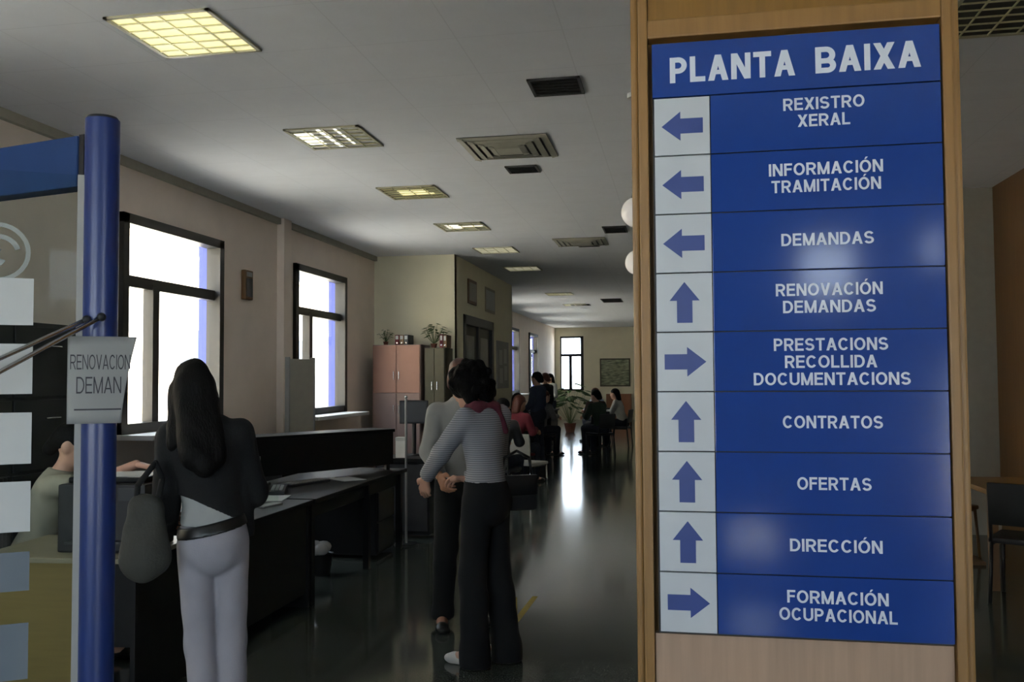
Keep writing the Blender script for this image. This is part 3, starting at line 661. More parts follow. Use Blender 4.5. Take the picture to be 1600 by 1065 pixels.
MB().b2(-.3, .3, -.25, .25, .76, .80, .004).build('top', M_black, o); MB().b2(-.28, .28, -.22, .22, .04, .76).build('cabinet_body', M_blackmat, o); MB().b2(-.26, .26, -.235, -.22, .08, .74).build('door', M_charcoal, o)
o = thing('paper_box', 'white upright carton standing in front of the monitor past the counter screen', 'box', (-2.78, 8.78, .80), .1)
MB().b2(-.05, .05, -.05, .05, 0, .20, .003).build('carton', M_whitep, o); MB().b2(-.052, .052, -.052, .052, .17, .205, .002).build('lid', M_paper, o)
o = thing('partition_pole', 'slim pale pole standing at the end of the counter screen', 'pole', (-2.60, 8.36, 0))
MB().cyl((0, 0, 0), (0, 0, 1.42), .012).build('shaft', M_greyp, o, 'auto'); MB().cyl((0, 0, 0), (0, 0, .02), .12, .11, 24).build('base', M_blackmat, o, 'auto'); MB().ball((0, 0, 1.42), .016, 12).build('finial', M_chrome, o, True)
o = thing('waste_bin', 'black waste bin with a white liner on the floor under the open black table', 'bin', (-2.93, 7.02, 0))
MB().lathe([(.09, 0), (.115, .17), (.12, .17), (.108, .16), (.085, .012)], seg=28).build('bucket', M_blackmat, o, 'auto')
lb = MB(); rnd = random.Random(4)
for k in range(8): lb.ball((rnd.uniform(-.04, .04), rnd.uniform(-.04, .04), .18+rnd.uniform(-.015, .05)), (.07, .065, .05), 12, Matrix.Rotation(rnd.uniform(0, 3), 3, 'Z'))
lb.build('bin_liner', M_whitep, o, True)
o = thing('pinboard_screen', 'tall grey upright screen covering the lower corner of the farther left window', 'screen', (-4.28, 9.70, 0), 1.25)
MB().b2(-.20, .20, -.02, .02, .1, 1.83, .004).build('panel', M_wallgrey, o)
for x in (-.21, .21): MB().b2(x-.01, x+.01, -.03, .03, 0, 1.85).build('post', M_greyp, o)
for x in (-.21, .21): MB().b2(x-.02, x+.02, -.22, .22, 0, .03).build('foot', M_greyp, o)

# ---------------------------------------------------------------- chairs
def office_chair(x, y, rz, label, m, group, mb=None):
    o = thing('office_chair', label, 'chair', (x, y, 0), rz, group)         # faces +Y
    MB().b2(-.23, .23, -.22, .24, .43, .50, .03).build('seat', m, o, 'auto')
    b = MB(); n = 12
    for i in range(n):
        a = (i-(n-1)/2)*.10; b.box((.42*math.sin(a)*1.1, -.26+.10*(1-math.cos(a))*2, .80), (.065, .05, .46), Matrix.Rotation(a*.6, 3, 'Z'), .018)
    b.build('backrest', mb or m, o, 'auto')
    MB().tube([(0, -.1, .42), (0, -.29, .45), (0, -.30, .75)], .018).build('back_support', M_blackmat, o, True)
    MB().cyl((0, 0, .09), (0, 0, .43), .028).build('gas_lift', M_charcoal, o, 'auto')
    for k in range(5):
        a = 2*PI*k/5+.3; e = (math.cos(a)*.27, math.sin(a)*.27, .075)
        l = MB().cyl((0, 0, .10), e, .022, .015, 10).build('leg', M_blackmat, o, True)
        MB().cyl((e[0]-.012, e[1], .028), (e[0]+.012, e[1], .028), .028, .028, 14).build('caster', M_blackmat, l, 'auto')
    return o
def side_chair(x, y, rz, label, m, group, mf=None):
    mf = mf or M_blackmat
    o = thing('side_chair', label, 'chair', (x, y, 0), rz, group)           # faces +Y
    MB().b2(-.22, .22, -.21, .22, .42, .46, .015).build('seat', m, o, 'auto'); MB().box((0, -.235, .70), (.42, .03, .30), Matrix.Rotation(.12, 3, 'X'), .012).build('backrest', m, o, 'auto')
    for s in (-1, 1):
        MB().cyl((.20*s, .19, .42), (.21*s, .22, 0), .013).build('leg', mf, o, True); MB().tube([(.20*s, -.245, .80), (.20*s, -.20, .43), (.21*s, -.24, 0)], .013).build('leg', mf, o, True)
        MB().cyl((.20*s, .19, .41), (.20*s, -.2, .41), .011).build('seat_rail', mf, o, True)
    return o
office_chair(-4.05, 7.30, -1.1, 'office chair with a tall pale olive back behind the black desks', M_greyp, 'office chairs', M_maplelight).scale = (1, 1, 1.2)
side_chair(-2.06, 12.1, -.4, 'grey chair standing alone in the aisle beyond the two people', M_greyp, 'waiting chairs', M_chrome)

# ---------------------------------------------------------------- wooden reception desk on the left
o = thing('reception_desk', 'light olive wooden reception desk behind the glass partition', 'desk', (-3.0, 3.92, 0), .10)
MB().b2(-.42, .43, -.02, .62, .715, .74, .004).build('desktop', M_maplelight, o); MB().b2(-.40, .10, .0, .025, .0, .715).build('front_panel', M_maple, o)
MB().b2(.10, .40, .05, .07, .3, .715).build('modesty_panel', M_black, o)
for x in (-.40, .40): MB().b2(x-.012, x+.012, .0, .60, 0, .715).build('side_panel', M_maple if x < 0 else M_black, o)
o = thing('desktop_printer', 'bulky black printer on the wooden reception desk', 'printer', (-2.865, 4.22, .74), .12)
MB().b2(-.225, .225, -.17, .17, .0, .34, .012).build('body', M_blackmat, o); MB().b2(-.2, .2, -.12, .16, .34, .37, .01).build('scanner_lid', M_black, o)
MB().b2(-.16, .16, -.22, -.17, .05, .065, .003).build('paper_tray', M_charcoal, o); MB().b2(.09, .2, -.176, -.17, .26, .32).build('control_panel', M_charcoal, o)
office_chair(-3.66, 4.62, -1.15, 'dark office chair the clerk sits on behind the reception desk', M_charcoal, 'office chairs')
o = tag(MB().b2(-.105, .105, -.14, .14, 0, .001).build('paper_sheet', M_paper, None, loc=(-2.84, 4.26, 1.1105), rotz=.5), 'white paper sheet lying on top of the black printer', 'paper')
o = thing('filing_cabinet', 'dark grey filing cabinet against the wall behind the clerk', 'cabinet', (-4.38, 4.97, 0), PI/2)
MB().b2(-.7, .7, -.25, .25, .04, 1.98, .005).build('carcass', M_charcoal, o); MB().b2(-.68, .68, -.23, .23, 0, .04).build('plinth', M_blackmat, o)
for s in (-1, 1):
    for k in range(4):
        dw = MB().b2(min(.01*s, .68*s), max(.01*s, .68*s), -.27, -.25, .07+.475*k, .07+.475*k+.455, .004).build('drawer', M_charcoal, o); MB().cyl((s*.28, -.285, .4+.475*k), (s*.42, -.285, .4+.475*k), .008).build('handle', M_chrome, dw)

# ---------------------------------------------------------------- right side: table and chair by the wood wall
o = thing('oak_table', 'oak table standing by the dark wood wall right of the pillar', 'table', (2.66, 7.68, 0))
MB().b2(-.42, .48, -.45, .45, .71, .75, .005).build('tabletop', M_wood, o); MB().b2(-.38, .44, -.40, -.38, .62, .71).build('apron', M_wooddark, o)
for x in (-.37, .43):
    for y in (-.4, .4): MB().b2(x-.03, x+.03, y-.03, y+.03, 0, .71).build('leg', M_wooddark, o)
side_chair(2.42, 6.95, -.5, 'black chair in front of the oak table right of the pillar', M_blackmat, 'chairs by the oak table')
side_chair(2.28, 8.62, PI+.5, 'dark high backed chair behind the oak table', M_wooddark, 'chairs by the oak table', M_wooddark)
o = thing('wood_screen', 'oak framed screen standing beside the oak table', 'screen', (2.36, 8.35, 0))
for y in (-.01,): MB().b2(-.03, .05, -.03, .03, 0, 1.55, .003).build('upright', M_maplelight, o); MB().b2(-.12, .16, -.15, .15, 0, .03, .003).build('foot', M_wooddark, o)
# yellow tape mark on the floor
ym = MB(); ym.prism([(-1.10, 5.80, .0005), (-1.055, 5.80, .0005), (-1.035, 6.55, .0005), (-1.075, 6.55, .0005)], (0, 0, .0008)); ym.prism([(-1.12, 6.02, .0005), (-1.085, 5.98, .0005), (-1.18, 6.50, .0005), (-1.215, 6.50, .0005)], (0, 0, .0008))
tag(ym.build('floor_tape_mark', M_yellow), 'faded yellow tape mark on the floor right of the woman in stripes', 'floor marking')

# ---------------------------------------------------------------- figures: smooth implicit bodies turned into meshes
def sd_cone(P, a, b, ra, rb):
    a, b = np.array(a, float), np.array(b, float); ab = b-a; L2 = max(1e-9, ab@ab)
    t = np.clip(((P-a)@ab)/L2, 0, 1); return np.linalg.norm(P-a-t[..., None]*ab, axis=-1)-(ra+(rb-ra)*t)
def sd_ell(P, c, r, R=None):
    q = P-np.array(c, float)
    if R is not None: q = q@np.array(R)
    r = np.array(r, float); k0 = np.linalg.norm(q/r, axis=-1); k1 = np.linalg.norm(q/(r*r), axis=-1)+1e-9
    return k0*(k0-1)/k1
def smin(a, b, k):
    h = np.clip(.5+.5*(b-a)/k, 0, 1); return b*(1-h)+a*h-k*h*(1-h)
def rotm(ax, ang): return np.array(Matrix.Rotation(ang, 3, ax))
def surface(groups, h, noise=0, nfreq=40):
    """groups: list of (prims, k, cuts); prims ('c',a,b,ra,rb) / ('e',c,r,R) / ('-', c, r, R); cuts (point, normal): keep the side against the normal"""
    lo, hi = np.full(3, 9.), np.full(3, -9.)
    for pr, k, cu in groups:
        for p in pr:
            if p[0] == 'c': pts = [(np.array(p[1]), max(p[3], p[4])), (np.array(p[2]), max(p[3], p[4]))]
            elif p[0] == 'e': pts = [(np.array(p[1]), max(p[2]))]
            else: continue
            for q, r in pts: lo = np.minimum(lo, q-r); hi = np.maximum(hi, q+r)
    lo -= .03+2*h; hi += .03+2*h; n = np.ceil((hi-lo)/h).astype(int)+1
    ax = [lo[i]+h*np.arange(n[i]) for i in range(3)]; P = np.stack(np.meshgrid(*ax, indexing='ij'), -1); S = None
    for pr, k, cu in groups:
        Fd = None
        for p in pr:
            if p[0] == '-': Fd = np.maximum(Fd, -sd_ell(P, p[1], p[2], p[3] if len(p) > 3 else None)); continue
            d = sd_cone(P, *p[1:]) if p[0] == 'c' else sd_ell(P, *p[1:])
            Fd = d if Fd is None else smin(Fd, d, k)
        for pt, nn in cu:
            nn = np.array(nn, float); nn /= np.linalg.norm(nn); Fd = np.maximum(Fd, (P-np.array(pt))@nn)
        S = Fd if S is None else smin(S, Fd, .02)
    if noise: S = S+noise*(np.sin(P[..., 0]*nfreq+2*np.sin(P[..., 2]*nfreq*.4))*np.sin(P[..., 1]*nfreq*1.1+1)*.6+.6*np.sin(P[..., 2]*nfreq*.8+P[..., 0]*nfreq*.5))
    I = S < 0; nx, ny, nz = n
    acc = np.zeros((nx-1, ny-1, nz-1, 3)); cnt = np.zeros((nx-1, ny-1, nz-1))
    C8 = [(i, j, k) for i in (0, 1) for j in (0, 1) for k in (0, 1)]
    sl = lambda A, c: A[c[0]:nx-1+c[0], c[1]:ny-1+c[1], c[2]:nz-1+c[2]]
    for c in C8:
        for a in range(3):
            if c[a]: continue
            d = list(c); d[a] = 1; f0, f1 = sl(S, c), sl(S, d); m = (f0 < 0) != (f1 < 0)
            t = np.where(m, f0/np.where(m, f0-f1, 1), 0)
            for q in range(3): acc[..., q] += np.where(m, c[q]+(t if q == a else 0), 0)
            cnt += m
    act = cnt > 0; ids = -np.ones(act.shape, int); ids[act] = np.arange(act.sum()); ijk = np.argwhere(act)
    V = lo+h*(ijk+acc[act]/cnt[act][:, None]); Fs = []
    for a in range(3):
        s0 = [slice(1, -1)]*3; s1 = [slice(1, -1)]*3; s0[a] = slice(0, -1); s1[a] = slice(1, None)
        A, B = I[tuple(s0)], I[tuple(s1)]; off = [1, 1, 1]; off[a] = 0; b, c = (a+1) % 3, (a+2) % 3
        for flip, m in ((False, A & ~B), (True, ~A & B)):
            e = np.argwhere(m)+off
            def idc(db, dc):
                q = e.copy(); q[:, b] -= db; q[:, c] -= dc; return ids[q[:, 0], q[:, 1], q[:, 2]]
            Q = np.stack([idc(0, 0), idc(1, 0), idc(1, 1), idc(0, 1)], 1)
            Fs.append(Q[:, ::-1] if flip else Q)
    return V, np.concatenate(Fs)
def sdf_obj(name, pieces, m, parent):
    """pieces: list of (V, F) merged into one mesh"""
    Vs, Fs, o = [], [], 0
    for V, Q in pieces: Vs.append(V); Fs.append(Q+o); o += len(V)
    me = bpy.data.meshes.new(name); me.from_pydata(np.concatenate(Vs).tolist(), [], np.concatenate(Fs).tolist()); me.validate()
    return link(name, me, m, parent, True)
V3 = lambda *a: np.array(a, float)
BASE = dict(head=(0, .03, 1.585), neck=(0, -.005, 1.43), chest=(0, 0, 1.27), waist=(0, .005, 1.07), pelvis=(0, -.005, .94),
            sl=(-.165, -.01, 1.375), sr=(.165, -.01, 1.375), el=(-.205, -.02, 1.10), er=(.205, -.02, 1.10), wl=(-.215, .05, .86), wr=(.215, .05, .86),
            hl=(-.088, 0, .90), hr=(.088, 0, .90), kl=(-.095, .025, .49), kr=(.095, .025, .49), al=(-.10, -.02, .085), ar=(.10, -.02, .085),
            tl=(-.125, .13, .03), tr=(.125, .13, .03))
def pose(**kw): J = {k: V3(*v) for k, v in BASE.items()}; J.update({k: V3(*v) for k, v in kw.items()}); return J
def limb(a, b, r0, r1, infl=0, bulge=0, at=.3, side=None):
    out = [('c', a, b, r0+infl, r1+infl)]
    if bulge: m = a+(b-a)*at; out.append(('e', m+(side if side is not None else 0), (r0*.9+infl, r0*.95+infl, .10)))
    return out
def torso(J, i=0, belly=0):
    c, w, p = J['chest'], J['waist'], J['pelvis']; up = (J['neck']-p); ang = math.atan2(up[1], up[2]); lean = math.atan2(up[0], up[2])
    R = rotm('X', -ang)@rotm('Y', lean)
    return [('e', c, (.150+i, .105+i, .18+i), R), ('e', w, (.122+i+belly, .088+i+belly, .15+i), R), ('e', p, (.152+i, .112+i, .13+i)),
            ('c', J['sl']*.8+J['chest']*.2+V3(0, 0, .0), J['sr']*.8+J['chest']*.2, .055+i, .055+i), ('c', J['chest']+(J['neck']-J['chest'])*.55, J['neck'], .07+i*.7, .052+i*.5)]
def arm(J, s, i=0): return [('c', J['s'+s], J['e'+s], .050+i, .040+i), ('c', J['e'+s], J['w'+s], .040+i, .026+i)]
def leg(J, s, i=0, flare=0):
    k, a, h = J['k'+s], J['a'+s], J['h'+s]
    return [('c', h, k, .082+i, .054+i+flare*.4), ('c', k, a, .053+i+flare*.4, .036+i+flare), ('e', k+(a-k)*.32+V3(0, -.018, 0), (.046+i+flare*.4, .050+i+flare*.4, .11))]
def head_prims(J, yaw=0, tilt=0, s=1.0, roll_=0):
    R = rotm('Z', yaw)@rotm('X', tilt)@rotm('Y', roll_); c = J['head']
    T = lambda x, y, z: c+s*(R@V3(x, y, z))
    pr = [('e', T(0, -.012, .025), (.076*s, .093*s, .088*s), R), ('e', T(0, .022, -.045), (.058*s, .066*s, .075*s), R), ('c', T(0, .083, .008), T(0, .100, -.028), .009*s, .014*s),
          ('c', T(-.022, .072, -.072), T(.022, .072, -.072), .012*s, .012*s), ('e', T(0, .060, -.098), (.026*s, .022*s, .02*s), R),
          ('c', T(-.05, .070, .028), T(.05, .070, .028), .012*s, .012*s), ('e', T(-.076, -.008, -.012), (.010*s, .020*s, .032*s), R), ('e', T(.076, -.008, -.012), (.010*s, .020*s, .032*s), R)]
    return pr, T, R
def hand(w, d, pn, side, curl=.35, s=1.0):
    """d: direction of the hand, pn: palm normal, side=+1: thumb along +(d x pn)"""
    d = d/np.linalg.norm(d); pn = pn-d*(pn@d); pn /= np.linalg.norm(pn); t = np.cross(d, pn)*side; pal, fin = [], []
    for k, (o, L) in enumerate(((.030, .078), (.010, .088), (-.010, .082), (-.029, .064))):
        o *= s; L *= s; b = w+d*(.088-.004*abs(k-1))*s+t*o; pal.append(('c', w+d*.012*s+t*o*.55, b, .014*s, .0115*s))
        p = b; a = curl*(.5+.12*k)
        for seg, r in ((.45, .0092), (.31, .0084), (.24, .0074)):
            q = p+(d*math.cos(a)+pn*math.sin(a))*L*seg; fin.append(('c', p, q, r*s, (r-.0007)*s)); p = q; a += curl
    b = w+d*.025*s+t*.026*s; m = b+(d*.6+t*.7+pn*.25)*.040*s; e = m+(d*.9+t*.25+pn*.35)*.034*s
    pal += [('c', b, m, .0135*s, .0105*s)]; fin += [('c', m, e, .0098*s, .0082*s)]
    return [(pal, .012*s, []), (fin, .003*s, [])]
def figure(name, label, loc, rz, J, skin, hands, head=(0, 0, 1, 0), res=.009, group=None, eyes=True, hres=.004):
    o = thing(name, label, 'person', loc, rz, group)
    hp, T, R = head_prims(J, *head)
    body = [(torso(J)+[('c', J['neck']-V3(0, 0, .02), J['head']*.75+J['neck']*.25, .054, .048)]+hp, .03, [])]
    for s in 'lr': body.append((arm(J, s), .03, [])); body.append((leg(J, s)+[('c', J['a'+s]-V3(0, .02, .03), J['t'+s], .042, .032)], .03, []))
    pcs = [surface(body, res)]
    for s in 'lr':
        d, pn, curl = hands[s]; pcs.append(surface(hand(J['w'+s], V3(*d), V3(*pn), 1 if s == 'r' else -1, curl), hres))
    b = sdf_obj('body', pcs, skin, o)
    if eyes:
        for x in (-.031, .031): MB().ball(T(x, .074, .008), (.012, .008, .007), 10, Matrix(R.tolist())).build('eye', M_eye, o, True)
        MB().ball(T(0, .083, -.068), (.022, .006, .006), 10, Matrix(R.tolist())).build('lips', M_lip, o, True)
    return o, T, R
def shirt(J, o, m, hem, i=.014, sleeves=1.0, name='shirt', res=.008, noise=.0022, cuff=.9, belly=0):
    g = [(torso(J, i, belly), .06, [((0, 0, hem), (0, 0, -1)), (J['neck']+V3(0, 0, .022), (0, .2, 1))])]
    for s in 'lr':
        a = [('c', J['s'+s], J['e'+s], .050+i, .042+i)]; cut = []
        if sleeves > .5:
            e = J['e'+s]+(J['w'+s]-J['e'+s])*cuff; a.append(('c', J['e'+s], J['e'+s]+(J['w'+s]-J['e'+s])*(cuff+.1), .042+i, .030+i)); cut = [(e, J['w'+s]-J['e'+s])]
        else: cut = [(J['s'+s]+(J['e'+s]-J['s'+s])*.6, J['e'+s]-J['s'+s])]
        g.append((a, .03, cut))
    return sdf_obj(name, [surface(g, res, noise)], m, o)
def trousers(J, o, m, top, i=.013, flare=.02, hem=.05, name='trousers', res=.008, noise=.0022):
    g = [([('e', J['pelvis'], (.152+i, .115+i, .14+i)), ('e', J['pelvis']+V3(0, -.035, -.05), (.13+i, .095+i, .10+i)), ('e', J['waist'], (.126+i, .092+i, .12))], .06, [((0, 0, top), (0, 0, 1))])]
    for s in 'lr': g.append((leg(J, s, i, flare)+[('c', J['a'+s], J['a'+s]-V3(0, 0, .06), .036+i+flare, .036+i+flare*1.2)], .03, [((0, 0, J['a'+s][2]-.085+hem), (0, 0, -1))]))
    return sdf_obj(name, [surface(g, res, noise)], m, o)
def shoes(J, o, m, res=.006):
    for s in 'lr':
        a, t = J['a'+s], J['t'+s]; z = a[2]-.085
        A = V3(a[0], a[1], z); Tt = V3(t[0], t[1], z)
        sdf_obj('shoe', [surface([([('c', A+V3(0, -.025, .035), Tt+V3(0, 0, .028), .040, .034), ('c', A+V3(0, 0, .04), A+V3(0, 0, .09), .042, .044), ('e', Tt+(Tt-A)*.2+V3(0, 0, .025), (.042, .05, .026))], .03, [((0, 0, z+.002), (0, 0, -1))])], res)], m, o)

# ---- woman in black and white, seen from behind
J = pose(head=(-.095, .085, 1.555), neck=(-.055, .03, 1.42), chest=(-.02, .02, 1.27), waist=(.0, .005, 1.09), pelvis=(.015, -.01, .955),
         sl=(-.20, .03, 1.35), sr=(.145, .01, 1.365), el=(-.215, .06, 1.07), er=(.225, .08, 1.115), wl=(-.20, .22, .97), wr=(.16, .28, 1.06),
         hl=(-.07, 0, .91), hr=(.10, 0, .91), kl=(-.045, .03, .50), kr=(.11, .04, .50), al=(.0, -.02, .085), ar=(.115, -.01, .085), tl=(-.02, .13, .03), tr=(.14, .14, .03))
o, T, R = figure('woman', 'woman with long black hair in black top and white trousers seen from behind', (-1.945, 3.50, 0), .55, J, M_skin, {'l': ((.25, 1, .1), (1, 0, -.2), .9), 'r': ((-.5, 1, -.1), (-.3, .2, -1), .35)}, (.25, -.22, 1, .06))
sdf_obj('hair', [surface([([('e', T(0, -.022, .038), (.092, .106, .094), R), ('c', T(-.05, -.07, .0), T(-.04, -.155, -.30), .058, .062), ('c', T(.05, -.07, .0), T(.075, -.15, -.30), .058, .06), ('c', T(.0, -.08, -.02), T(.02, -.16, -.34), .065, .06),
    ('c', T(-.085, .0, .0), T(-.105, -.05, -.24), .030, .034), ('c', T(.085, .0, .0), T(.12, -.05, -.20), .030, .034), ('-', T(0, .125, -.04), (.062, .085, .11), R)], .03, [])], .008, .003, 55)], M_hairblack, o)
o.scale = (.82, .88, 1); shirt(J, o, M_shirt_w, 1.0, .0135, name='white_undershirt', sleeves=0)
blk_ = [(torso(J, .021), .06, [((0, 0, 1.06), (-.42, -.1, -1)), (J['neck']+V3(0, 0, .03), (0, .2, 1))])]
for s in 'lr':
    e = J['e'+s]+(J['w'+s]-J['e'+s])*.9; blk_.append(([('c', J['s'+s], J['e'+s], .070, .066), ('c', J['e'+s], J['e'+s]+(J['w'+s]-J['e'+s]), .066, .050)], .03, [(e, J['w'+s]-J['e'+s])]))
blk_.append(([('c', (.14, .05, 1.17), (.165, .05, .95), .072, .060)], .03, [((0, 0, .93), (0, 0, -1))]))
sdf_obj('black_top', [surface(blk_, .008, .003, 30)], M_blackknit, o)
trousers(J, o, M_trouser_w, .995, .012, .022, .03)
pr = [('e', J['pelvis'], (.152+.021, .115+.022, .15)), ('e', J['pelvis']+V3(0, -.03, -.03), (.13+.021, .095+.022, .11)), ('e', J['waist'], (.126+.021, .092+.022, .15))]
sdf_obj('belt', [surface([(pr, .06, [((0, 0, 1.012), (-.16, 0, 1)), ((0, 0, .966), (.16, 0, -1))])], .006)], M_shoe, o)
shoes(J, o, M_shoe)
# her shoulder bag
sb = thing('shoulder_bag', 'olive grey slouchy shoulder bag hanging at the left hip of the woman in white trousers', 'bag', (-2.105, 3.28, .82), .35)
sdf_obj('bag_body', [surface([([('e', (0, 0, .15), (.085, .055, .16)), ('e', (0, 0, .07), (.095, .065, .085)), ('c', (-.03, 0, .28), (.03, 0, .28), .03, .03)], .05, [])], .007, .004, 45)], M_bag, sb)
MB().tube([(-.035, 0, .28), (-.03, .0, .36), (.03, .03, .445), (.055, .04, .38), (.045, 0, .28)], .012).build('strap', M_blackknit, sb, True)
MB().cyl((-.045, 0, .30), (.045, 0, .30), .012).build('zip_edge', M_blackknit, sb, True)

# ---- man in the white shirt, facing the woman in stripes
J = pose(head=(.0, .06, 1.60), neck=(0, .02, 1.45), el=(-.225, -.03, 1.12), er=(.225, .05, 1.12), wl=(-.19, .17, .95), wr=(.19, .24, .98), kl=(-.10, .03, .50), kr=(.12, .06, .50), ar=(.14, .05, .085), tr=(.17, .2, .03))
o, T, R = figure('man', 'brown haired person in white shirt and dark trousers facing the woman in stripes', (-1.42, 5.80, 0), math.radians(205), J, M_skin, {'l': ((.2, .5, -1), (1, .2, 0), .4), 'r': ((-.2, .9, -.6), (-1, .2, -.3), .6)}, (.3, -.25, 1, 0))
sdf_obj('hair', [surface([([('e', T(0, -.025, .045), (.088, .102, .084), R), ('c', T(-.06, -.03, 0), T(-.055, -.05, -.06), .035, .03), ('c', T(.06, -.03, 0), T(.055, -.05, -.06), .035, .03), ('-', T(0, .12, -.03), (.07, .08, .085), R)], .03, [])], .008, .004, 70)], M_hairbrown, o)
shirt(J, o, M_shirt_w, .93, .018); trousers(J, o, M_trouser_b, 1.0, .015, .018); shoes(J, o, M_shoe)

# ---- woman in the striped shirt
J = pose(head=(-.01, .145, 1.545), neck=(0, .055, 1.43), chest=(0, .02, 1.27), sl=(-.17, .035, 1.37), sr=(.165, .0, 1.38), el=(-.215, .20, 1.175), er=(.20, .06, 1.10), wl=(-.16, .385, 1.03), wr=(.13, .28, 1.0),
         kl=(-.10, .03, .50), kr=(.10, -.01, .50), al=(-.115, .0, .085), ar=(.11, -.08, .085), tl=(-.13, .155, .03), tr=(.13, .07, .03))
o, T, R = figure('woman', 'woman with dark curly hair in grey striped shirt and wide black trousers', (-1.085, 5.0, 0), math.radians(62), J, M_skin2, {'l': ((.3, .4, -1), (.9, .3, 0), .35), 'r': ((-.2, 1, 0), (-.3, 0, -1), .5)}, (.15, -.45, 1, 0))
rnd = random.Random(7); curls = [('e', T(0, -.03, .035), (.130, .140, .112), R), ('c', T(-.08, -.03, -.02), T(-.09, -.05, -.09), .05, .045), ('c', T(.08, -.03, -.02), T(.09, -.05, -.09), .05, .045), ('c', T(0, -.10, -.03), T(0, -.105, -.10), .06, .05)]
for k in range(46):
    v = np.array([rnd.gauss(0, 1) for _ in range(3)]); v /= np.linalg.norm(v)
    if v[1] > .55 and v[2] < .5: continue
    p = T(v[0]*.132, -.03+v[1]*.138, .015+v[2]*.12-(.04 if v[2] < 0 else 0)); curls.append(('e', p, (.026, .026, .026)))
curls.append(('-', T(0, .125, -.05), (.065, .075, .09), R))
sdf_obj('hair', [surface([(curls, .018, [])], .007, .003, 120)], M_haircurl, o)
o.scale = (.86, .88, 1); shirt(J, o, M_shirt_s, .965, .016, cuff=.95); trousers(J, o, M_trouser_b, 1.02, .018, .040, .005); shoes(J, o, M_shoe_w)
sdf_obj('scarf', [surface([([('c', (-.08, .05, 1.43), (.08, .05, 1.43), .045, .045), ('c', (-.09, .0, 1.42), (.09, .0, 1.42), .045, .045), ('c', (.06, -.03, 1.42), (.09, -.10, 1.30), .035, .02), ('c', (-.05, .1, 1.42), (.05, .1, 1.42), .035, .035)], .04, [])], .007, .003, 70)], M_scarf, o)
hb = thing('handbag', 'black handbag carried behind the hip of the woman in stripes', 'bag', (-.925, 5.10, .84), .45)
MB().b2(-.11, .11, -.045, .045, 0, .20, .02).build('bag_body', M_blackmat, hb, 'auto'); MB().b2(-.112, .112, -.052, -.03, .09, .205, .008).build('flap', M_shoe, hb, 'auto')
MB().tube([(-.09, 0, .2), (-.075, 0, .30), (0, .0, .34), (.075, 0, .30), (.09, 0, .2)], .008).build('strap', M_shoe, hb, True)

# ---- seated clerk behind the glass
SIT = dict(pelvis=(0, -.06, .57), waist=(0, -.02, .70), chest=(0, .04, .90), neck=(0, .09, 1.06), head=(0, .135, 1.215), sl=(-.165, .07, 1.0), sr=(.165, .07, 1.0), el=(-.21, .16, .78), er=(.21, .16, .78), wl=(-.10, .38, .80), wr=(.10, .38, .80),
           hl=(-.09, -.04, .54), hr=(.09, -.04, .54), kl=(-.11, .36, .53), kr=(.11, .36, .53), al=(-.11, .33, .085), ar=(.11, .33, .085), tl=(-.12, .48, .03), tr=(.12, .48, .03))
J = pose(**dict(SIT, er=(.27, .31, 1.02), wr=(.25, .54, 1.12), el=(-.22, .12, .80), wl=(-.12, .33, .79), head=(.03, .16, 1.225)))
CL = (-3.64, 4.66, 0)
o, T, R = figure('clerk', 'seated dark haired clerk in pale top behind the black printer', CL, -1.15, J, M_skin2, {'l': ((.4, 1, 0), (0, 0, -1), .4), 'r': ((.2, 1, -.2), (0, -.2, -1), .5)}, (-.2, -.2, 1, 0))
sdf_obj('hair', [surface([([('e', T(0, -.025, .04), (.088, .102, .088), R), ('c', T(0, -.09, .0), T(0, -.13, -.05), .05, .04), ('-', T(0, .12, -.03), (.066, .08, .09), R)], .03, [])], .008, .003, 60)], M_hairblack, o)
shirt(J, o, M_cream_cloth, .50, .016, sleeves=0); trousers(J, o, M_trouser_b, .66, .014, .015); shoes(J, o, M_shoe)

# ---- people waiting along the far desks
def bystander(kind, label, loc, rz, top, bottom, hairm, seed, group='people waiting down the hall'):
    rnd = random.Random(seed)
    J = pose(**SIT) if kind == 'sit' else pose(el=(-.22, .02, 1.10), wl=(-.17, .2, .98), er=(.22, .02, 1.1), wr=(.2, .1, .87))
    o, T, R = figure('person', label, loc, rz, J, M_skin if seed % 2 else M_skin2, {'l': ((.2, 1, -.3), (0, 0, -1), .4), 'r': ((-.2, 1, -.3), (0, 0, -1), .4)}, (rnd.uniform(-.3, .3), -.1, 1, 0), .016, group, False, .007)
    L = rnd.choice((.05, .14))
    sdf_obj('hair', [surface([([('e', T(0, -.025, .04), (.090, .104, .088), R), ('c', T(-.03, -.08, 0), T(-.03, -.10, -L), .05, .045), ('c', T(.03, -.08, 0), T(.03, -.10, -L), .05, .045), ('-', T(0, .12, -.03), (.066, .08, .09), R)], .03, [])], .012)], hairm, o)
    shirt(J, o, top, J['pelvis'][2]-.04, .02, res=.013); trousers(J, o, bottom, J['pelvis'][2]+.08, .016, .012, res=.013); shoes(J, o, M_shoe, .012)
    return o
M_navy = mat('navy_cotton', '2b3346', .85); M_greyknit = mat('grey_knit', '6b6b70', .9); M_redtop = mat('dark_red_knit', '6b2530', .9); M_brown = mat('brown_knit', '4a3a30', .9); M_pale = mat('pale_blue_cotton', 'a9b4c6', .9); M_greentop = mat('dark_green_knit', '2d3a2c', .9); M_denim = mat('dark_denim', '262a35', .9)
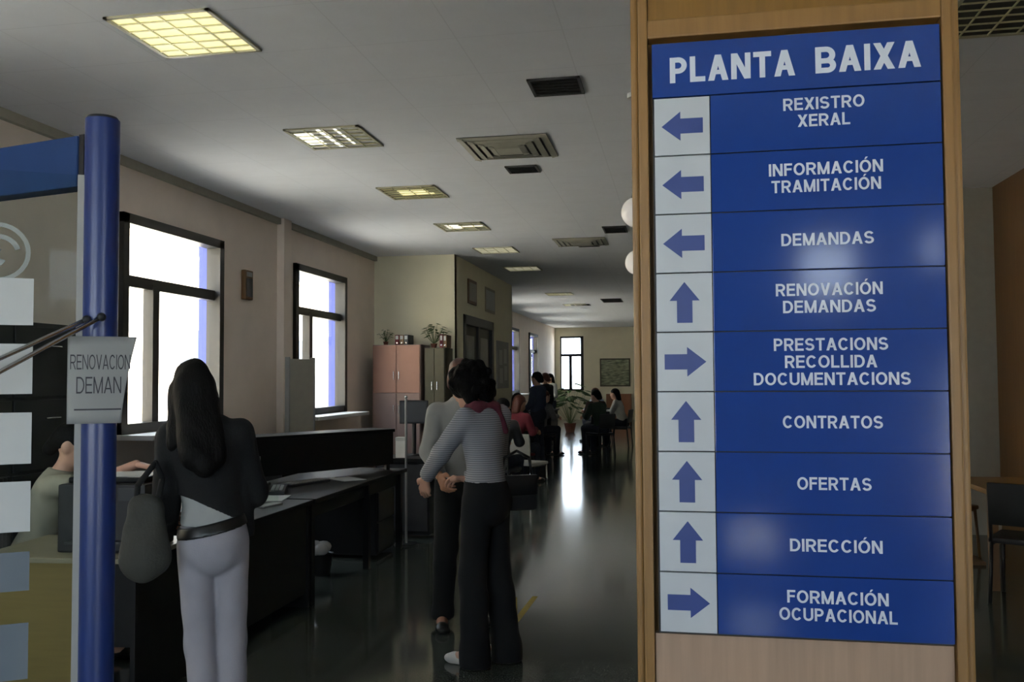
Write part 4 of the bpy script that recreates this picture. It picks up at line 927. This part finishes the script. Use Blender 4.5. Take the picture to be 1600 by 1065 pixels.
WAIT = [('sit', 'person in dark red top seated beyond the lone grey chair in the aisle', -2.45, 13.4, -.5, M_redtop, M_denim, M_hairbrown),
        ('sit', 'person in black top seated behind the one in dark red', -2.75, 15.0, -.3, M_blackknit, M_trouser_b, M_hairblack),
        ('stand', 'person in navy top standing in the middle of the far waiting group', -2.60, 16.6, 1.2, M_navy, M_denim, M_hairblack),
        ('sit', 'person in grey top seated beyond the one standing in navy', -2.78, 18.2, -.6, M_greyknit, M_denim, M_hairbrown),
        ('sit', 'person in brown top seated before the far landscape picture', -1.80, 20.0, .4, M_brown, M_trouser_b, M_hairblack),
        ('sit', 'person in pale blue top seated at the far end of the hall', -1.95, 22.2, .9, M_pale, M_denim, M_hairbrown),
        ('sit', 'person in charcoal top seated close behind the shoulder of the woman in stripes', -2.25, 11.2, -.2, M_charcoal, M_denim, M_hairblack),
        ('sit', 'person in white top seated beyond the one in brown', -1.35, 21.0, 1.4, M_shirt_w, M_denim, M_hairblack),
        ('stand', 'person in black top standing among the far desks', -3.0, 20.3, 1.0, M_blackknit, M_trouser_b, M_hairbrown),
        ('sit', 'person in dark green top seated on the aisle side of the far group', -1.62, 18.6, .8, M_greentop, M_denim, M_hairblack),
        ('stand', 'person in white top standing far down beside the end window', -3.5, 24.6, 2.5, M_shirt_w, M_denim, M_hairblack)]
for k, (kd, l, x, y, rz, t, b, hm) in enumerate(WAIT):
    bystander(kd, l, (x, y, 0), rz, t, b, hm, k+11)
    if kd == 'sit':
        c = l.replace('person in ', 'chair under the person in ').split(' seated')[0]
        side_chair(x-.10*math.sin(-rz)*0, y, rz, 'dark ' + c, M_darkred if k == 0 else M_charcoal, 'waiting chairs')
for k, (x, y) in enumerate(((-3.0, 18.9), (-3.1, 21.2), (-3.0, 23.4))):
    o = thing('service_desk', ['dark far desk just past the cream block', 'dark far desk, second past the cream block', 'dark far desk, third past the cream block'][k], 'desk', (x-.6, y, 0), 0, 'far service desks')
    MB().b2(-.4, .4, -.8, .8, .72, .75, .004).build('desktop', M_black, o); MB().b2(.33, .36, -.78, .78, .05, .72).build('modesty_panel', M_black, o)
    for s in (-1, 1): MB().b2(-.38, .36, s*.77-.012, s*.77+.012, 0, .72).build('side_panel', M_black, o)
    monitor(x-.65, y+.2, .75, 1.7, ['dark monitor on the first far desk', 'dark monitor on the second far desk', 'dark monitor on the third far desk'][k])
pot_plant(-3.15, 26.2, 0, .22, 1.2, 60, 'tall green plant on the floor far down by the left windows', 9, 'floor plants')
cabinet('low_cabinet', -2.2, 33.4, .92, .45, .98, M_orange, M_orange, 'low orange brown cabinet under the landscape picture on the end wall')
